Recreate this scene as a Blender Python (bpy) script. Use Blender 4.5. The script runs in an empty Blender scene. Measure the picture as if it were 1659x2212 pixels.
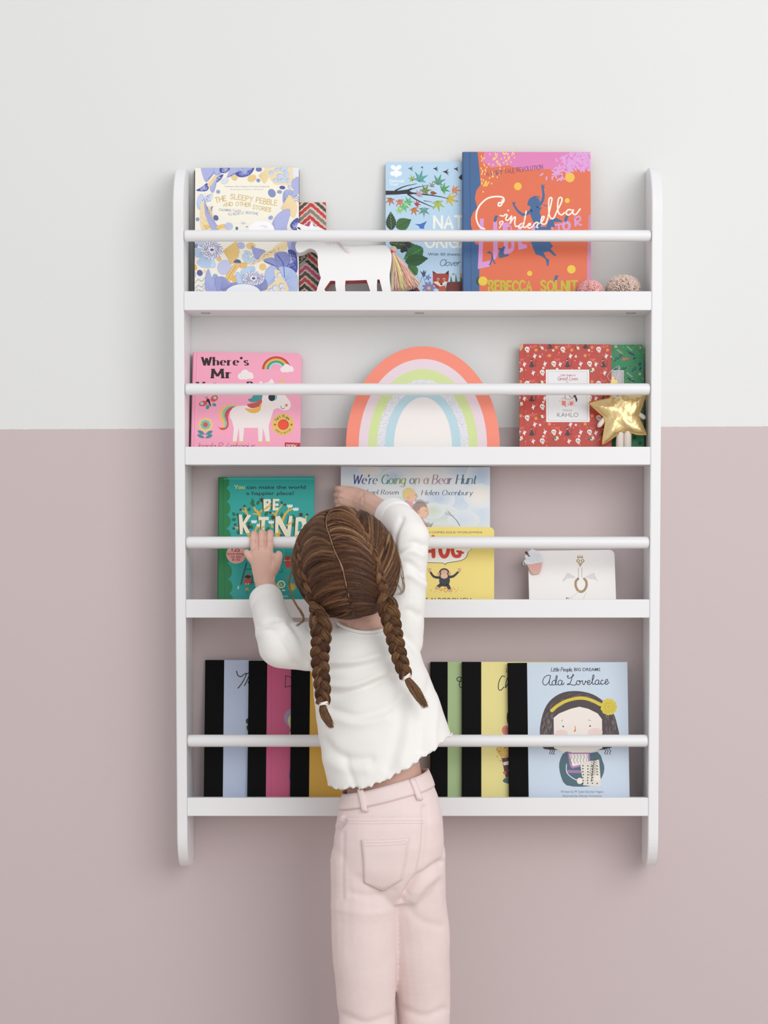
import bpy, bmesh, math, random
import numpy as np
from mathutils import Vector, Matrix, Quaternion
from mathutils.geometry import tessellate_polygon
random.seed(7); np.random.seed(7)
SC = bpy.context.scene
COL = SC.collection
PI = math.pi

# ---------------------------------------------------------------- camera
W, H = 1659, 2212
F = 4456.0                       # focal length in pixels
D = 3.6                          # camera to wall
CZ = 1.02                        # camera height
TH = math.radians(3.3)           # pitch down
PX0 = 905.0
PY0 = 1150.0 + F*math.tan(TH)
cam_d = bpy.data.cameras.new('camera'); cam = bpy.data.objects.new('camera', cam_d); COL.objects.link(cam)
cam.location = (0, -D, CZ); cam.rotation_euler = (PI/2-TH, 0, 0)
cam_d.sensor_fit = 'HORIZONTAL'; cam_d.sensor_width = 36; cam_d.lens = F/W*36
cam_d.shift_x = (W/2-PX0)/W; cam_d.shift_y = (PY0-H/2)/W
cam_d.clip_start = 0.05
SC.camera = cam

# ---------------------------------------------------------------- light and exposure
SC.view_settings.view_transform = 'Standard'; SC.view_settings.look = 'None'
SC.view_settings.gamma = 1; SC.view_settings.use_curve_mapping = False
SC.view_settings.exposure = 0.0
wd = bpy.data.worlds.new('world'); SC.world = wd; wd.use_nodes = True
wd.node_tree.nodes['Background'].inputs[0].default_value = (0.985, 0.99, 1.0, 1)
wd.node_tree.nodes['Background'].inputs[1].default_value = 0.74
def area(name, loc, target, sx, sy, power, col=(1,1,1)):
    l = bpy.data.lights.new(name, 'AREA'); l.shape = 'RECTANGLE'; l.size = sx; l.size_y = sy; l.energy = power; l.color = col
    o = bpy.data.objects.new(name, l); COL.objects.link(o); o.location = loc
    o.rotation_euler = (Vector(target)-Vector(loc)).to_track_quat('-Z', 'Y').to_euler()
    return o
area('window_light', (2.2, -4.1, 2.6), (0, 0, 0.95), 3.2, 3.2, 100, (1.0, 0.995, 0.99))

# ---------------------------------------------------------------- helpers
def ray(u, v):
    dx = (u-PX0)/F; dy = -(v-PY0)/F
    return Vector((dx, math.cos(TH)+dy*math.sin(TH), -math.sin(TH)+dy*math.cos(TH)))
CAMP = Vector((0, -D, CZ))
def P(u, v, Y=0.0):
    """the point seen at photo position (u, v) that lies Y metres from the wall plane"""
    r = ray(u, v); return CAMP + r*((Y+D)/r.y)
def pix(p):
    q = Vector(p)-CAMP
    zc = q.y*math.cos(TH)-q.z*math.sin(TH); up = q.y*math.sin(TH)+q.z*math.cos(TH)
    return (PX0+F*q.x/zc, PY0-F*up/zc)
def lin(c):
    if isinstance(c, str):
        c = c.lstrip('#'); c = [int(c[i:i+2], 16)/255 for i in (0, 2, 4)]
    return tuple((x/12.92 if x <= 0.04045 else ((x+0.055)/1.055)**2.4) for x in c)
def mat(name, col, rough=0.5, noise=0.0, nscale=20, bump=0.0, bscale=300, spec=0.5, metal=0.0, sss=0.0, sheen=0.0, attr=None):
    m = bpy.data.materials.new(name); m.use_nodes = True
    nt = m.node_tree; b = nt.nodes['Principled BSDF']
    c = lin(col)
    b.inputs['Roughness'].default_value = rough; b.inputs['Metallic'].default_value = metal
    b.inputs['Specular IOR Level'].default_value = spec
    tc = nt.nodes.new('ShaderNodeTexCoord')
    src = None
    if attr:
        a = nt.nodes.new('ShaderNodeAttribute'); a.attribute_name = attr; src = a.outputs['Color']
    nz = nt.nodes.new('ShaderNodeTexNoise'); nz.inputs['Scale'].default_value = nscale; nz.inputs['Detail'].default_value = 4
    nt.links.new(tc.outputs['Object'], nz.inputs['Vector'])
    hs = nt.nodes.new('ShaderNodeMixRGB'); hs.blend_type = 'MULTIPLY'; hs.inputs[0].default_value = 1.0
    rp = nt.nodes.new('ShaderNodeMapRange'); rp.inputs['To Min'].default_value = 1-noise; rp.inputs['To Max'].default_value = 1+noise
    nt.links.new(nz.outputs['Fac'], rp.inputs['Value'])
    if src: nt.links.new(src, hs.inputs[1])
    else: hs.inputs[1].default_value = (*c, 1)
    nt.links.new(rp.outputs['Result'], hs.inputs[2])
    nt.links.new(hs.outputs[0], b.inputs['Base Color'])
    if bump:
        n2 = nt.nodes.new('ShaderNodeTexNoise'); n2.inputs['Scale'].default_value = bscale; n2.inputs['Detail'].default_value = 3
        nt.links.new(tc.outputs['Object'], n2.inputs['Vector'])
        bp = nt.nodes.new('ShaderNodeBump'); bp.inputs['Strength'].default_value = bump; bp.inputs['Distance'].default_value = 0.001
        nt.links.new(n2.outputs['Fac'], bp.inputs['Height']); nt.links.new(bp.outputs['Normal'], b.inputs['Normal'])
    if sss:
        b.inputs['Subsurface Weight'].default_value = sss; b.inputs['Subsurface Radius'].default_value = (0.012, 0.005, 0.003); b.inputs['Subsurface Scale'].default_value = 0.6
    if sheen: b.inputs['Sheen Weight'].default_value = sheen
    return m
def link(name, me, m=None, parent=None, smooth=False):
    o = bpy.data.objects.new(name, me); COL.objects.link(o)
    if m is not None:
        for x in (m if isinstance(m, (list, tuple)) else [m]): me.materials.append(x)
    if smooth: me.polygons.foreach_set('use_smooth', [True]*len(me.polygons))
    if parent is not None: o.parent = parent
    return o
def obj(name, bm, m=None, parent=None, smooth=False):
    me = bpy.data.meshes.new(name); bm.normal_update(); bm.to_mesh(me); bm.free()
    return link(name, me, m, parent, smooth)
def tag(o, label=None, cat=None, group=None, kind=None):
    if label: o['label'] = label
    if cat: o['category'] = cat
    if group: o['group'] = group
    if kind: o['kind'] = kind
    return o
def thing(name, label, cat, loc=(0,0,0), group=None):
    o = bpy.data.objects.new(name, None); COL.objects.link(o); o.location = loc; o.empty_display_size = 0.02
    return tag(o, label, cat, group)
def setw(o, parent):
    """child built in world coordinates"""
    o.parent = parent; o.matrix_parent_inverse = Matrix.Translation(-Vector(parent.location))
    return o
def box(bm, x0, x1, y0, y1, z0, z1, bev=0.0, seg=2):
    vs = [bm.verts.new((x, y, z)) for x in (x0, x1) for y in (y0, y1) for z in (z0, z1)]
    q = [(0,1,3,2), (4,6,7,5), (0,4,5,1), (2,3,7,6), (0,2,6,4), (1,5,7,3)]
    fs = [bm.faces.new([vs[i] for i in f]) for f in q]
    bmesh.ops.recalc_face_normals(bm, faces=fs)
    if bev:
        es = list({e for f in fs for e in f.edges})
        bmesh.ops.bevel(bm, geom=es, offset=bev, segments=seg, affect='EDGES', profile=0.5)
def frames(pts):
    n = len(pts); T = []
    for i in range(n):
        t = (pts[min(i+1, n-1)]-pts[max(i-1, 0)]); T.append(t.normalized() if t.length > 1e-9 else Vector((0,0,1)))
    up = Vector((0,1,0)) if abs(T[0].y) < 0.9 else Vector((1,0,0))
    N = []; nrm = (up-T[0]*up.dot(T[0])).normalized()
    for t in T:
        nrm = (nrm-t*nrm.dot(t)).normalized(); N.append(nrm)
    return T, N
def tube(bm, pts, rad, seg=8, capit=True, flat=1.0, mi=0):
    pts = [Vector(p) for p in pts]; T, N = frames(pts); rings = []
    for i, p in enumerate(pts):
        r = rad[i] if hasattr(rad, '__len__') else rad
        b = T[i].cross(N[i])
        rings.append([bm.verts.new(p+N[i]*(r*flat*math.cos(2*PI*k/seg))+b*(r*math.sin(2*PI*k/seg))) for k in range(seg)])
    for i in range(len(rings)-1):
        for k in range(seg):
            f = bm.faces.new((rings[i][k], rings[i][(k+1)%seg], rings[i+1][(k+1)%seg], rings[i+1][k])); f.material_index = mi; f.smooth = True
    if capit:
        for r in (rings[0][::-1], rings[-1]):
            f = bm.faces.new(r); f.material_index = mi
def cr(pts, n=8, closed=False):
    """Catmull-Rom through points (any dimension)"""
    A = [np.array(p, float) for p in pts]
    if len(A) < 3 and not closed: return [A[0]+(A[-1]-A[0])*t for t in np.linspace(0, 1, n+1)]
    if closed: A = [A[-1]]+A+[A[0], A[1]]
    else: A = [2*A[0]-A[1]]+A+[2*A[-1]-A[-2]]
    out = []
    for i in range(1, len(A)-2):
        p0, p1, p2, p3 = A[i-1:i+3]
        for k in range(n):
            t = k/n
            out.append(0.5*((2*p1)+(p2-p0)*t+(2*p0-5*p1+4*p2-p3)*t*t+(3*p1-p0-3*p2+p3)*t**3))
    if not closed: out.append(A[-2])
    return out
def interp(x, xs, ys): return float(np.interp(x, xs, ys))

# ---------------------------------------------------------------- materials
M_white = mat('white_paint', '#ececee', 0.38, 0.01, 6, 0.04, 60)
M_page = mat('page_paper', '#efe9dd', 0.8, 0.05, 200)
M_print = mat('printed_cover', '#ffffff', 0.42, 0.015, 40, 0.03, 900, attr='Col')
M_black = mat('black_cloth', '#0b0b0d', 0.85, 0.2, 80, 0.15, 1500, spec=0.2)
M_floor = mat('pale_floor', '#cfc8c0', 0.5, 0.08, 3, 0.05, 30)
M_metal = mat('steel', '#b9b9bb', 0.3, 0.02, 20, metal=1.0)

# ---------------------------------------------------------------- the setting
def wall_material():
    m = bpy.data.materials.new('two_tone_wall_paint'); m.use_nodes = True; nt = m.node_tree; b = nt.nodes['Principled BSDF']
    N = nt.nodes.new; L = nt.links.new
    g = N('ShaderNodeNewGeometry'); sp = N('ShaderNodeSeparateXYZ'); L(g.outputs['Position'], sp.inputs[0])
    pL = P(0, 927.5); pR = P(1659, 921)
    sl = (pR.z-pL.z)/(pR.x-pL.x); c0 = pL.z-sl*pL.x
    mu = N('ShaderNodeMath'); mu.operation = 'MULTIPLY_ADD'; mu.inputs[1].default_value = -sl; mu.inputs[2].default_value = -c0
    L(sp.outputs['X'], mu.inputs[0])
    ad = N('ShaderNodeMath'); ad.operation = 'ADD'; L(sp.outputs['Z'], ad.inputs[0]); L(mu.outputs[0], ad.inputs[1])
    nz = N('ShaderNodeTexNoise'); nz.inputs['Scale'].default_value = 90; L(g.outputs['Position'], nz.inputs['Vector'])
    n1 = N('ShaderNodeMath'); n1.operation = 'MULTIPLY_ADD'; n1.inputs[1].default_value = 0.0022; n1.inputs[2].default_value = -0.0011; L(nz.outputs['Fac'], n1.inputs[0])
    a2 = N('ShaderNodeMath'); a2.operation = 'ADD'; L(ad.outputs[0], a2.inputs[0]); L(n1.outputs[0], a2.inputs[1])
    gt = N('ShaderNodeMath'); gt.operation = 'GREATER_THAN'; gt.inputs[1].default_value = 0.0; L(a2.outputs[0], gt.inputs[0])
    mx = N('ShaderNodeMixRGB'); L(gt.outputs[0], mx.inputs[0])
    mx.inputs[1].default_value = (*lin('#cdbebf'), 1); mx.inputs[2].default_value = (*lin('#e4e5e4'), 1)
    L(mx.outputs[0], b.inputs['Base Color']); b.inputs['Roughness'].default_value = 0.75; b.inputs['Specular IOR Level'].default_value = 0.3
    n2 = N('ShaderNodeTexNoise'); n2.inputs['Scale'].default_value = 260; n2.inputs['Detail'].default_value = 3; L(g.outputs['Position'], n2.inputs['Vector'])
    bp = N('ShaderNodeBump'); bp.inputs['Strength'].default_value = 0.12; bp.inputs['Distance'].default_value = 0.001
    L(n2.outputs['Fac'], bp.inputs['Height']); L(bp.outputs['Normal'], b.inputs['Normal'])
    return m
bm = bmesh.new(); box(bm, -3.5, 3.5, 0.0, 0.1, 0.0, 2.7)
tag(obj('wall_back', bm, wall_material()), kind='structure')
bm = bmesh.new(); box(bm, -3.5, 3.5, -4.5, 0.1, -0.05, 0.0)
tag(obj('floor', bm, M_floor), kind='structure')

# ---------------------------------------------------------------- the wall bookcase
FY = -0.105                                   # front of the bookcase
pTL, pTR = P(400, 520, FY), P(1411, 520, FY)
XL, XR = -0.397, 0.397
XL = P(400.5, 1200, FY).x; XR = P(1404, 1200, FY).x
PT = 0.0172
ZT = P(388, 361, -0.04).z; ZB = P(392, 1868, -0.04).z
bookcase = thing('bookcase', 'white painted wall-mounted bookcase with four shallow shelves and rounded side panels', 'bookcase', (0, 0, ZB))
def side_panel(x0, x1):
    bm = bmesh.new()
    prof = [(-0.0005, ZT), (-0.026, ZT)]
    n = 14
    for k in range(1, n+1):
        a = PI/2*k/n; prof.append((-0.026-(abs(FY)-0.026)*math.sin(a), ZT-0.085*(1-math.cos(a))))
    for k in range(0, n+1):
        a = PI/2*k/n; prof.append((FY+(abs(FY)-0.05)*(1-math.cos(a)), ZB+0.06*(1-math.sin(a))))
    prof += [(-0.02, ZB), (-0.0005, ZB+0.010)]
    v0 = [bm.verts.new((x0, y, z)) for y, z in prof]; v1 = [bm.verts.new((x1, y, z)) for y, z in prof]
    fs = [bm.faces.new(v0), bm.faces.new(v1[::-1])]
    for i in range(len(prof)):
        j = (i+1) % len(prof); fs.append(bm.faces.new((v0[j], v0[i], v1[i], v1[j])))
    bmesh.ops.recalc_face_normals(bm, faces=fs)
    es = [e for e in bm.edges if abs(e.verts[0].co.x-e.verts[1].co.x) < 1e-6]
    bmesh.ops.bevel(bm, geom=es, offset=0.0012, segments=2, affect='EDGES')
    return setw(obj('side_panel', bm, M_white), bookcase)
side_panel(XL-PT, XL); side_panel(XR, XR+PT)
LIPS = [(629, 670), (965, 1004), (1295, 1334.5), (1723.5, 1763)]
RAILS = [(497, 522), (828, 853.5), (1159, 1185), (1587, 1613.5)]
BT = []                                       # z of the board tops
RZ = []
for (a, b), (c, d) in zip(LIPS, RAILS):
    z1, z0 = P(905, a, FY).z, P(905, b, FY).z
    bt = z0+0.0155; BT.append(bt)
    bm = bmesh.new(); box(bm, XL+0.0002, XR-0.0002, -0.0895, -0.0005, z0+0.0004, bt); setw(obj('shelf_board', bm, M_white), bookcase)
    bm = bmesh.new(); box(bm, XL+0.0002, XR-0.0002, FY+0.0005, -0.0898, z0, z1, 0.0011); setw(obj('shelf_lip', bm, M_white), bookcase)
    rz = (P(905, c, FY+0.012).z+P(905, d, FY+0.012).z)/2; rr = (P(905, c, FY+0.012).z-P(905, d, FY+0.012).z)/2; RZ.append((rz, rr))
    bm = bmesh.new(); tube(bm, [(x, FY+0.0125, rz) for x in (XL+0.0005, XL+0.0035, XL+0.006, 0, XR-0.006, XR-0.0035, XR-0.0005)], [rr*0.93, rr*0.97, rr, rr, rr, rr*0.97, rr*0.93], 40)
    setw(obj('rail', bm, M_white), bookcase)
RY = FY+0.0125
for u in (444, 906, 1363):
    p = P(u, 677, -0.06); bm = bmesh.new()
    z0 = P(905, LIPS[0][1], FY).z
    pts = [(p.x+0.0075*math.cos(a), -0.058+0.0075*math.sin(a), z0+0.0001) for a in np.linspace(0, 2*PI, 25)[:-1]]
    tube(bm, pts+[pts[0]], 0.0009, 6)
    setw(obj('screw_hole', bm, M_metal), bookcase)

# ---------------------------------------------------------------- printing on covers
GLY = {
'A': (7, '0,0 3.5,10 7,0;1.2,3.5 5.8,3.5'), 'B': (6, '0,0 0,10;~0,10 3.6,9.9 5.2,7.8 3.6,5.4 0,5.2;~0,5.2 4,5.2 6,2.7 4,.1 0,0'),
'C': (7, '@4,5,4,5,40,320'), 'D': (6.5, '0,0 0,10;~0,10 3.4,9.7 6.3,7.5 6.3,2.5 3.4,.3 0,0'), 'E': (5.5, '0,0 0,10;0,10 5.5,10;0,5.2 4.6,5.2;0,0 5.5,0'),
'F': (5.5, '0,0 0,10;0,10 5.5,10;0,5.2 4.4,5.2'), 'G': (7.5, '@4,5,4,5,40,330;4.4,4.4 7.6,4.4;7.6,4.4 7.6,0'), 'H': (7, '0,0 0,10;7,0 7,10;0,5.2 7,5.2'),
'I': (0.5, '0,0 0,10'), 'J': (5, '~5,10 5,3 4.2,.6 2.2,-.1 .6,.8 0,3'), 'K': (6.5, '0,0 0,10;6,10 0,4;2.2,6 6.5,0'), 'L': (5.2, '0,10 0,0;0,0 5.2,0'),
'M': (8.6, '0,0 0.6,10;0.6,10 4.3,2;4.3,2 8,10;8,10 8.6,0'), 'N': (7, '0,0 0,10;0,10 7,0;7,0 7,10'), 'O': (8, '@4,5,4,5'), 'P': (6, '0,0 0,10;~0,10 3.8,9.9 5.8,7.6 3.8,4.9 0,4.7'),
'Q': (8, '@4,5,4,5;5,2.5 8,-.5'), 'R': (6.4, '0,0 0,10;~0,10 3.8,9.9 5.6,7.7 3.8,5.2 0,5;2.8,5 6.4,0'), 'S': (6, '~5.6,8.6 4.2,9.9 2,9.9 .5,8.4 .8,6.4 3,5.2 5.2,3.8 5.8,2 4.6,.3 2.2,-.1 .2,1.4'),
'T': (6.6, '0,10 6.6,10;3.3,10 3.3,0'), 'U': (6.6, '~0,10 0,4 .6,1.4 3.3,0 6,1.4 6.6,4 6.6,10'), 'V': (7, '0,10 3.5,0;3.5,0 7,10'), 'W': (10, '0,10 2.7,0;2.7,0 5,9;5,9 7.4,0;7.4,0 10,10'),
'X': (6.6, '0,0 6.6,10;0,10 6.6,0'), 'Y': (6.6, '0,10 3.3,5;6.6,10 3.3,5;3.3,5 3.3,0'), 'Z': (6, '0,10 6,10;6,10 0,0;0,0 6,0'),
'a': (5, '@2.5,3,2.5,3;5,6 5,0'), 'b': (5, '0,10 0,0;@2.5,3,2.5,3'), 'c': (4.6, '@2.6,3,2.6,3,45,315'), 'd': (5, '5,10 5,0;@2.5,3,2.5,3'), 'e': (5, '.2,3.2 4.9,3.2;@2.55,3,2.5,3,5,310'),
'f': (3, '~3.2,9.4 2,10 1.2,8.4 1.2,0;0,6 3,6'), 'g': (5, '@2.5,3,2.5,3;~5,6 5,-1 4,-3 2,-3.2 .4,-2.3'), 'h': (4.8, '0,10 0,0;~0,4 1.2,5.7 3,6 4.6,4.8 4.8,3 4.8,0'), 'i': (0.4, '0,6 0,0;0,8.2 0,8.7'),
'j': (1.4, '~1,6 1,-2 0,-3.2 -1,-3;1,8.2 1,8.7'), 'k': (4.4, '0,10 0,0;4,6 0,2.4;1.5,3.6 4.4,0'), 'l': (0.4, '0,10 0,0'), 'm': (8, '0,6 0,0;~0,4 1,5.6 2.4,6 3.8,5 4,3 4,0;~4,4 5,5.6 6.4,6 7.8,5 8,3 8,0'),
'n': (4.8, '0,6 0,0;~0,4 1.2,5.7 3,6 4.6,4.8 4.8,3 4.8,0'), 'o': (5.2, '@2.6,3,2.6,3'), 'p': (5, '0,6 0,-3;@2.5,3,2.5,3'), 'q': (5, '5,6 5,-3;@2.5,3,2.5,3'), 'r': (3, '0,6 0,0;~0,3.6 1,5.4 2.2,6 3.2,5.8'),
's': (4, '~3.8,5.1 2.4,6 .7,5.4 .6,4 2,3.1 3.6,2.2 3.6,.8 2,-.1 .1,.8'), 't': (3, '~1.2,9 1.2,1.4 2,0 3.2,.4;0,6 3,6'), 'u': (4.8, '~0,6 0,2.6 .6,.7 2.2,0 4,1 4.8,2.8;4.8,6 4.8,0'), 'v': (4.6, '0,6 2.3,0;2.3,0 4.6,6'),
'w': (7, '0,6 1.9,0;1.9,0 3.5,5.4;3.5,5.4 5.2,0;5.2,0 7,6'), 'x': (4.4, '0,6 4.4,0;4.4,6 0,0'), 'y': (4.6, '0,6 2.4,0;4.7,6 1.2,-3.2'), 'z': (4, '0,6 4,6;4,6 0,0;0,0 4,0'),
"'": (0.5, '.3,10 0,7.6'), '!': (0.5, '0,10 0,3;0,.6 0,0'), '?': (4.5, '~0,8 .8,9.7 2.6,10 4.2,8.6 3.6,6.6 2.2,5 2.2,3;2.2,.6 2.2,0'), '&': (6.5, '~6.5,0 1.4,7.4 1.6,9.4 3.2,9.8 4,8 2.4,5.8 .3,3.4 .3,1.2 2.2,0 4.6,1 6.2,4'),
'1': (2.4, '0,8 2.2,10;2.2,10 2.2,0'), '2': (5, '~.2,7.6 1,9.6 3,10 4.6,8.6 4.2,6.2 0,0;0,0 5,0'), '5': (5, '4.6,10 .8,10;.8,10 .4,5.6;~.4,5.6 2.6,6.2 4.7,5 4.9,2.2 3,0 .1,.9'), ',': (0.6, '.5,.6 0,-1.6'), '.': (0.5, '0,.5 0,0'), ' ': (2.6, '')}
def strokes(ch):
    out = []
    for s in GLY[ch][1].split(';'):
        if not s: continue
        if s[0] == '@':
            q = [float(x) for x in s[1:].split(',')]
            a0, a1 = (q[4], q[5]) if len(q) > 4 else (90, 450)
            n = 26
            out.append(([np.array((q[0]+q[2]*math.cos(math.radians(a)), q[1]+q[3]*math.sin(math.radians(a)))) for a in np.linspace(a0, a1, n)], True))
        elif s[0] == '~': out.append((cr([tuple(map(float, p.split(','))) for p in s[1:].split()], 5), True))
        else: out.append(([np.array(tuple(map(float, p.split(',')))) for p in s.split()], False))
    return out
_tc = bpy.data.curves.new('lettering', 'FONT'); _to = bpy.data.objects.new('lettering', _tc); COL.objects.link(_to)
_tcache = {}
def bfont(s, off=0.0):
    k = (s, off)
    if k not in _tcache:
        _tc.body = s; _tc.size = 1.0; _tc.offset = off; _tc.resolution_u = 4
        bpy.context.view_layer.update()
        m = _to.evaluated_get(bpy.context.evaluated_depsgraph_get()).to_mesh()
        v = np.array([w.co[:2] for w in m.vertices]).reshape(-1, 2)
        _tcache[k] = (v, [tuple(p.vertices) for p in m.polygons])
    return _tcache[k]
def clip(poly, w, h):
    for ax, lim, sg in ((0, 0, 1), (0, w, -1), (1, 0, 1), (1, h, -1)):
        out = []
        for i in range(len(poly)):
            a, b = poly[i-1], poly[i]
            da, db = (a[ax]-lim)*sg, (b[ax]-lim)*sg
            if (da >= 0) != (db >= 0):
                t = da/(da-db); out.append((a[0]+(b[0]-a[0])*t, a[1]+(b[1]-a[1])*t))
            if db >= 0: out.append(b)
        poly = out
        if len(poly) < 3: return []
    return poly
class Art:
    """flat printed shapes on a plane; coordinates are typed on a crop of the photo"""
    def __init__(s, M, w, h):
        s.M = M; s.w = w; s.h = h; s.items = []; s.k = 0; s.fr = (0, 0, 1); s.bb = np.zeros((6000, 5)); s.nb = 0
        s.Mi = M.inverted(); s.c = s.Mi @ CAMP
    def frame(s, x0, y0, sc): s.fr = (x0, y0, sc); return s
    def loc(s, p):
        u, v = s.fr[0]+p[0]/s.fr[2], s.fr[1]+p[1]/s.fr[2]
        d = s.Mi.to_3x3() @ ray(u, v)
        t = -s.c.z/d.z
        return (s.c.x+d.x*t, s.c.y+d.y*t)
    def _add(s, polys, col):
        """each shape lies one thin ink layer above whatever it overlaps"""
        polys = [q for q in (clip(q, s.w, s.h) for q in polys) if len(q) >= 3]
        if not polys: return
        V = np.array([p for q in polys for p in q]); lo = V.min(0); hi = V.max(0)
        B = s.bb[:s.nb]; m = (B[:, 0] < hi[0]) & (B[:, 2] > lo[0]) & (B[:, 1] < hi[1]) & (B[:, 3] > lo[1])
        k = B[m, 4].max()+1 if m.any() else 1
        s.bb[s.nb] = (*lo, *hi, k); s.nb += 1
        z = 0.00003+0.000013*k; c = lin(col)
        for i, q in enumerate(polys): s.items.append((q, z+0.000002*(i % 6), c))
    def poly(s, pts, col, smooth=0):
        if smooth: pts = cr(pts, smooth, True)
        L = [s.loc(p) for p in pts]
        tr = tessellate_polygon([[Vector((x, y, 0)) for x, y in L]])
        s._add([[L[i] for i in t] for t in tr], col); return s
    def ell(s, cx, cy, rx, ry, col, rot=0, n=20, a0=0, a1=360):
        r = math.radians(rot); pts = []
        for a in np.linspace(math.radians(a0), math.radians(a1), n+1)[:(-1 if a1-a0 == 360 else None)]:
            x, y = rx*math.cos(a), ry*math.sin(a); pts.append((cx+x*math.cos(r)-y*math.sin(r), cy+x*math.sin(r)+y*math.cos(r)))
        s._add([[s.loc(p) for p in pts]], col); return s
    def line(s, pts, w, col, smooth=6, nib=0, ang=90):
        if smooth and len(pts) > 2: pts = cr(pts, smooth)
        s._add(s._strip([np.array(p, float) for p in pts], w, nib, ang), col); return s
    def _strip(s, pts, w, nib=0, ang=90):
        n = len(pts); L = []; R = []
        for i in range(n):
            t = pts[min(i+1, n-1)]-pts[max(i-1, 0)]; l = np.hypot(*t) or 1; t = t/l
            ww = (w[0]+(w[1]-w[0])*i/(n-1)) if isinstance(w, tuple) else w
            if nib: ww = ww*(1-nib+nib*abs(t[1])**1.3)
            nn = np.array((-t[1], t[0]))*ww/2; L.append(pts[i]+nn); R.append(pts[i]-nn)
        out = []
        for i in range(n-1): out.append([s.loc(q) for q in (L[i], L[i+1], R[i+1], R[i])])
        w0 = w[0] if isinstance(w, tuple) else w
        if not nib and n > 1:
            for q, ww in ((pts[0], w0), (pts[-1], w[1] if isinstance(w, tuple) else w)):
                out.append([s.loc(q+np.array((math.cos(a), math.sin(a)))*ww/2) for a in np.linspace(0, 2*PI, 9)[:-1]])
        return out
    def text(s, txt, x, y, hgt, col, width=None, off=0.0, shear=0.0, rot=0.0, align='l'):
        """sans lettering; y is the baseline, hgt the capital height"""
        v, fc = bfont(txt, off)
        if not len(v): return s
        k = hgt/0.73; lo, hi = v[:, 0].min(), v[:, 0].max()
        sx = width/(hi-lo) if width else k
        X = (v[:, 0]-lo)*sx; Y = v[:, 1]*k
        X = X+shear*Y
        if align == 'c': X = X-(hi-lo)*sx/2
        c, n = math.cos(math.radians(rot)), math.sin(math.radians(rot))
        L = [s.loc((x+a*c+b*n, y-b*c+a*n)) for a, b in zip(X, Y)]
        polys = []
        for f in fc:
            q = [L[i] for i in f]
            if len(q) > 4:
                polys += [[q[i] for i in t] for t in tessellate_polygon([[Vector((a, b, 0)) for a, b in q]])]
            else: polys.append(q)
        s._add(polys, col); return s
    def pen(s, txt, x, y, hgt, col, w, width=None, gap=2.2, slant=0.0, nib=0, serif=0, rot=0, base=None, jit=0, cols=None):
        """single-stroke lettering; base(t) moves the baseline down"""
        adv = []; cx = 0
        for ch in txt: adv.append(cx); cx += GLY[ch][0]+gap*(1.0)
        tot = cx-gap; k = hgt/10; sx = (width/tot) if width else k
        rr = math.radians(rot); rng = random.Random(len(txt)*31+int(x))
        for i, (ch, ax) in enumerate(zip(txt, adv)):
            polys = []; j = rng.uniform(-jit, jit); jr = rng.uniform(-jit, jit)*0.03
            def T(p):
                a, b = ax+p[0]+slant*p[1]-jr*p[1], p[1]+j
                X, Y = a*sx, -b*k
                if base: Y += base((ax+GLY[ch][0]/2)/tot)
                return np.array((x+X*math.cos(rr)-Y*math.sin(rr), y+Y*math.cos(rr)+X*math.sin(rr)))
            for st, sm in strokes(ch):
                q = [T(p) for p in st]; polys += s._strip(q, w, nib)
                if serif:
                    for e, o in ((st[0], st[1]), (st[-1], st[-2])):
                        if not sm and abs(e[1]-o[1]) > 1.5*abs(e[0]-o[0])*0.6 and min(abs(e[1]-g) for g in (0, 6, 10, -3)) < 0.1:
                            polys += s._strip([T((e[0]-serif, e[1])), T((e[0]+serif, e[1]))], max(w*0.32, 0.9), 0.0001)
            s._add(polys, cols[i] if cols else col)
        return s
    def leaf(s, x, y, l, w, rot, col, vein=None):
        r = math.radians(rot); pts = []
        for t in np.linspace(0, 1, 8): pts.append((t*l, w*math.sin(PI*t**0.8)))
        for t in np.linspace(1, 0, 8)[1:-1]: pts.append((t*l, -w*math.sin(PI*t**0.8)))
        f = lambda p: (x+p[0]*math.cos(r)-p[1]*math.sin(r), y+p[0]*math.sin(r)+p[1]*math.cos(r))
        s.poly([f(p) for p in pts], col)
        if vein: s.line([f((0, 0)), f((l*0.95, 0))], max(0.5, w*0.12), vein, 0)
        return s
    def star(s, x, y, r, n, inner, col, rot=0, spread=360):
        pts = []
        for i in range(2*n):
            a = math.radians(rot+spread*i/(2*n)-90); q = r if i % 2 == 0 else r*inner; pts.append((x+q*math.cos(a), y+q*math.sin(a)))
        return s.poly(pts, col)
    def emit(s, bm, lay, z0=0.0):
        for q, z, c in s.items:
            try: f = bm.faces.new([bm.verts.new((a, b, z0+z)) for a, b in q])
            except ValueError: continue
            f.normal_update()
            if f.normal.z < 0: f.normal_flip()
            for l in f.loops: l[lay] = (*c, 1)

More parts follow.
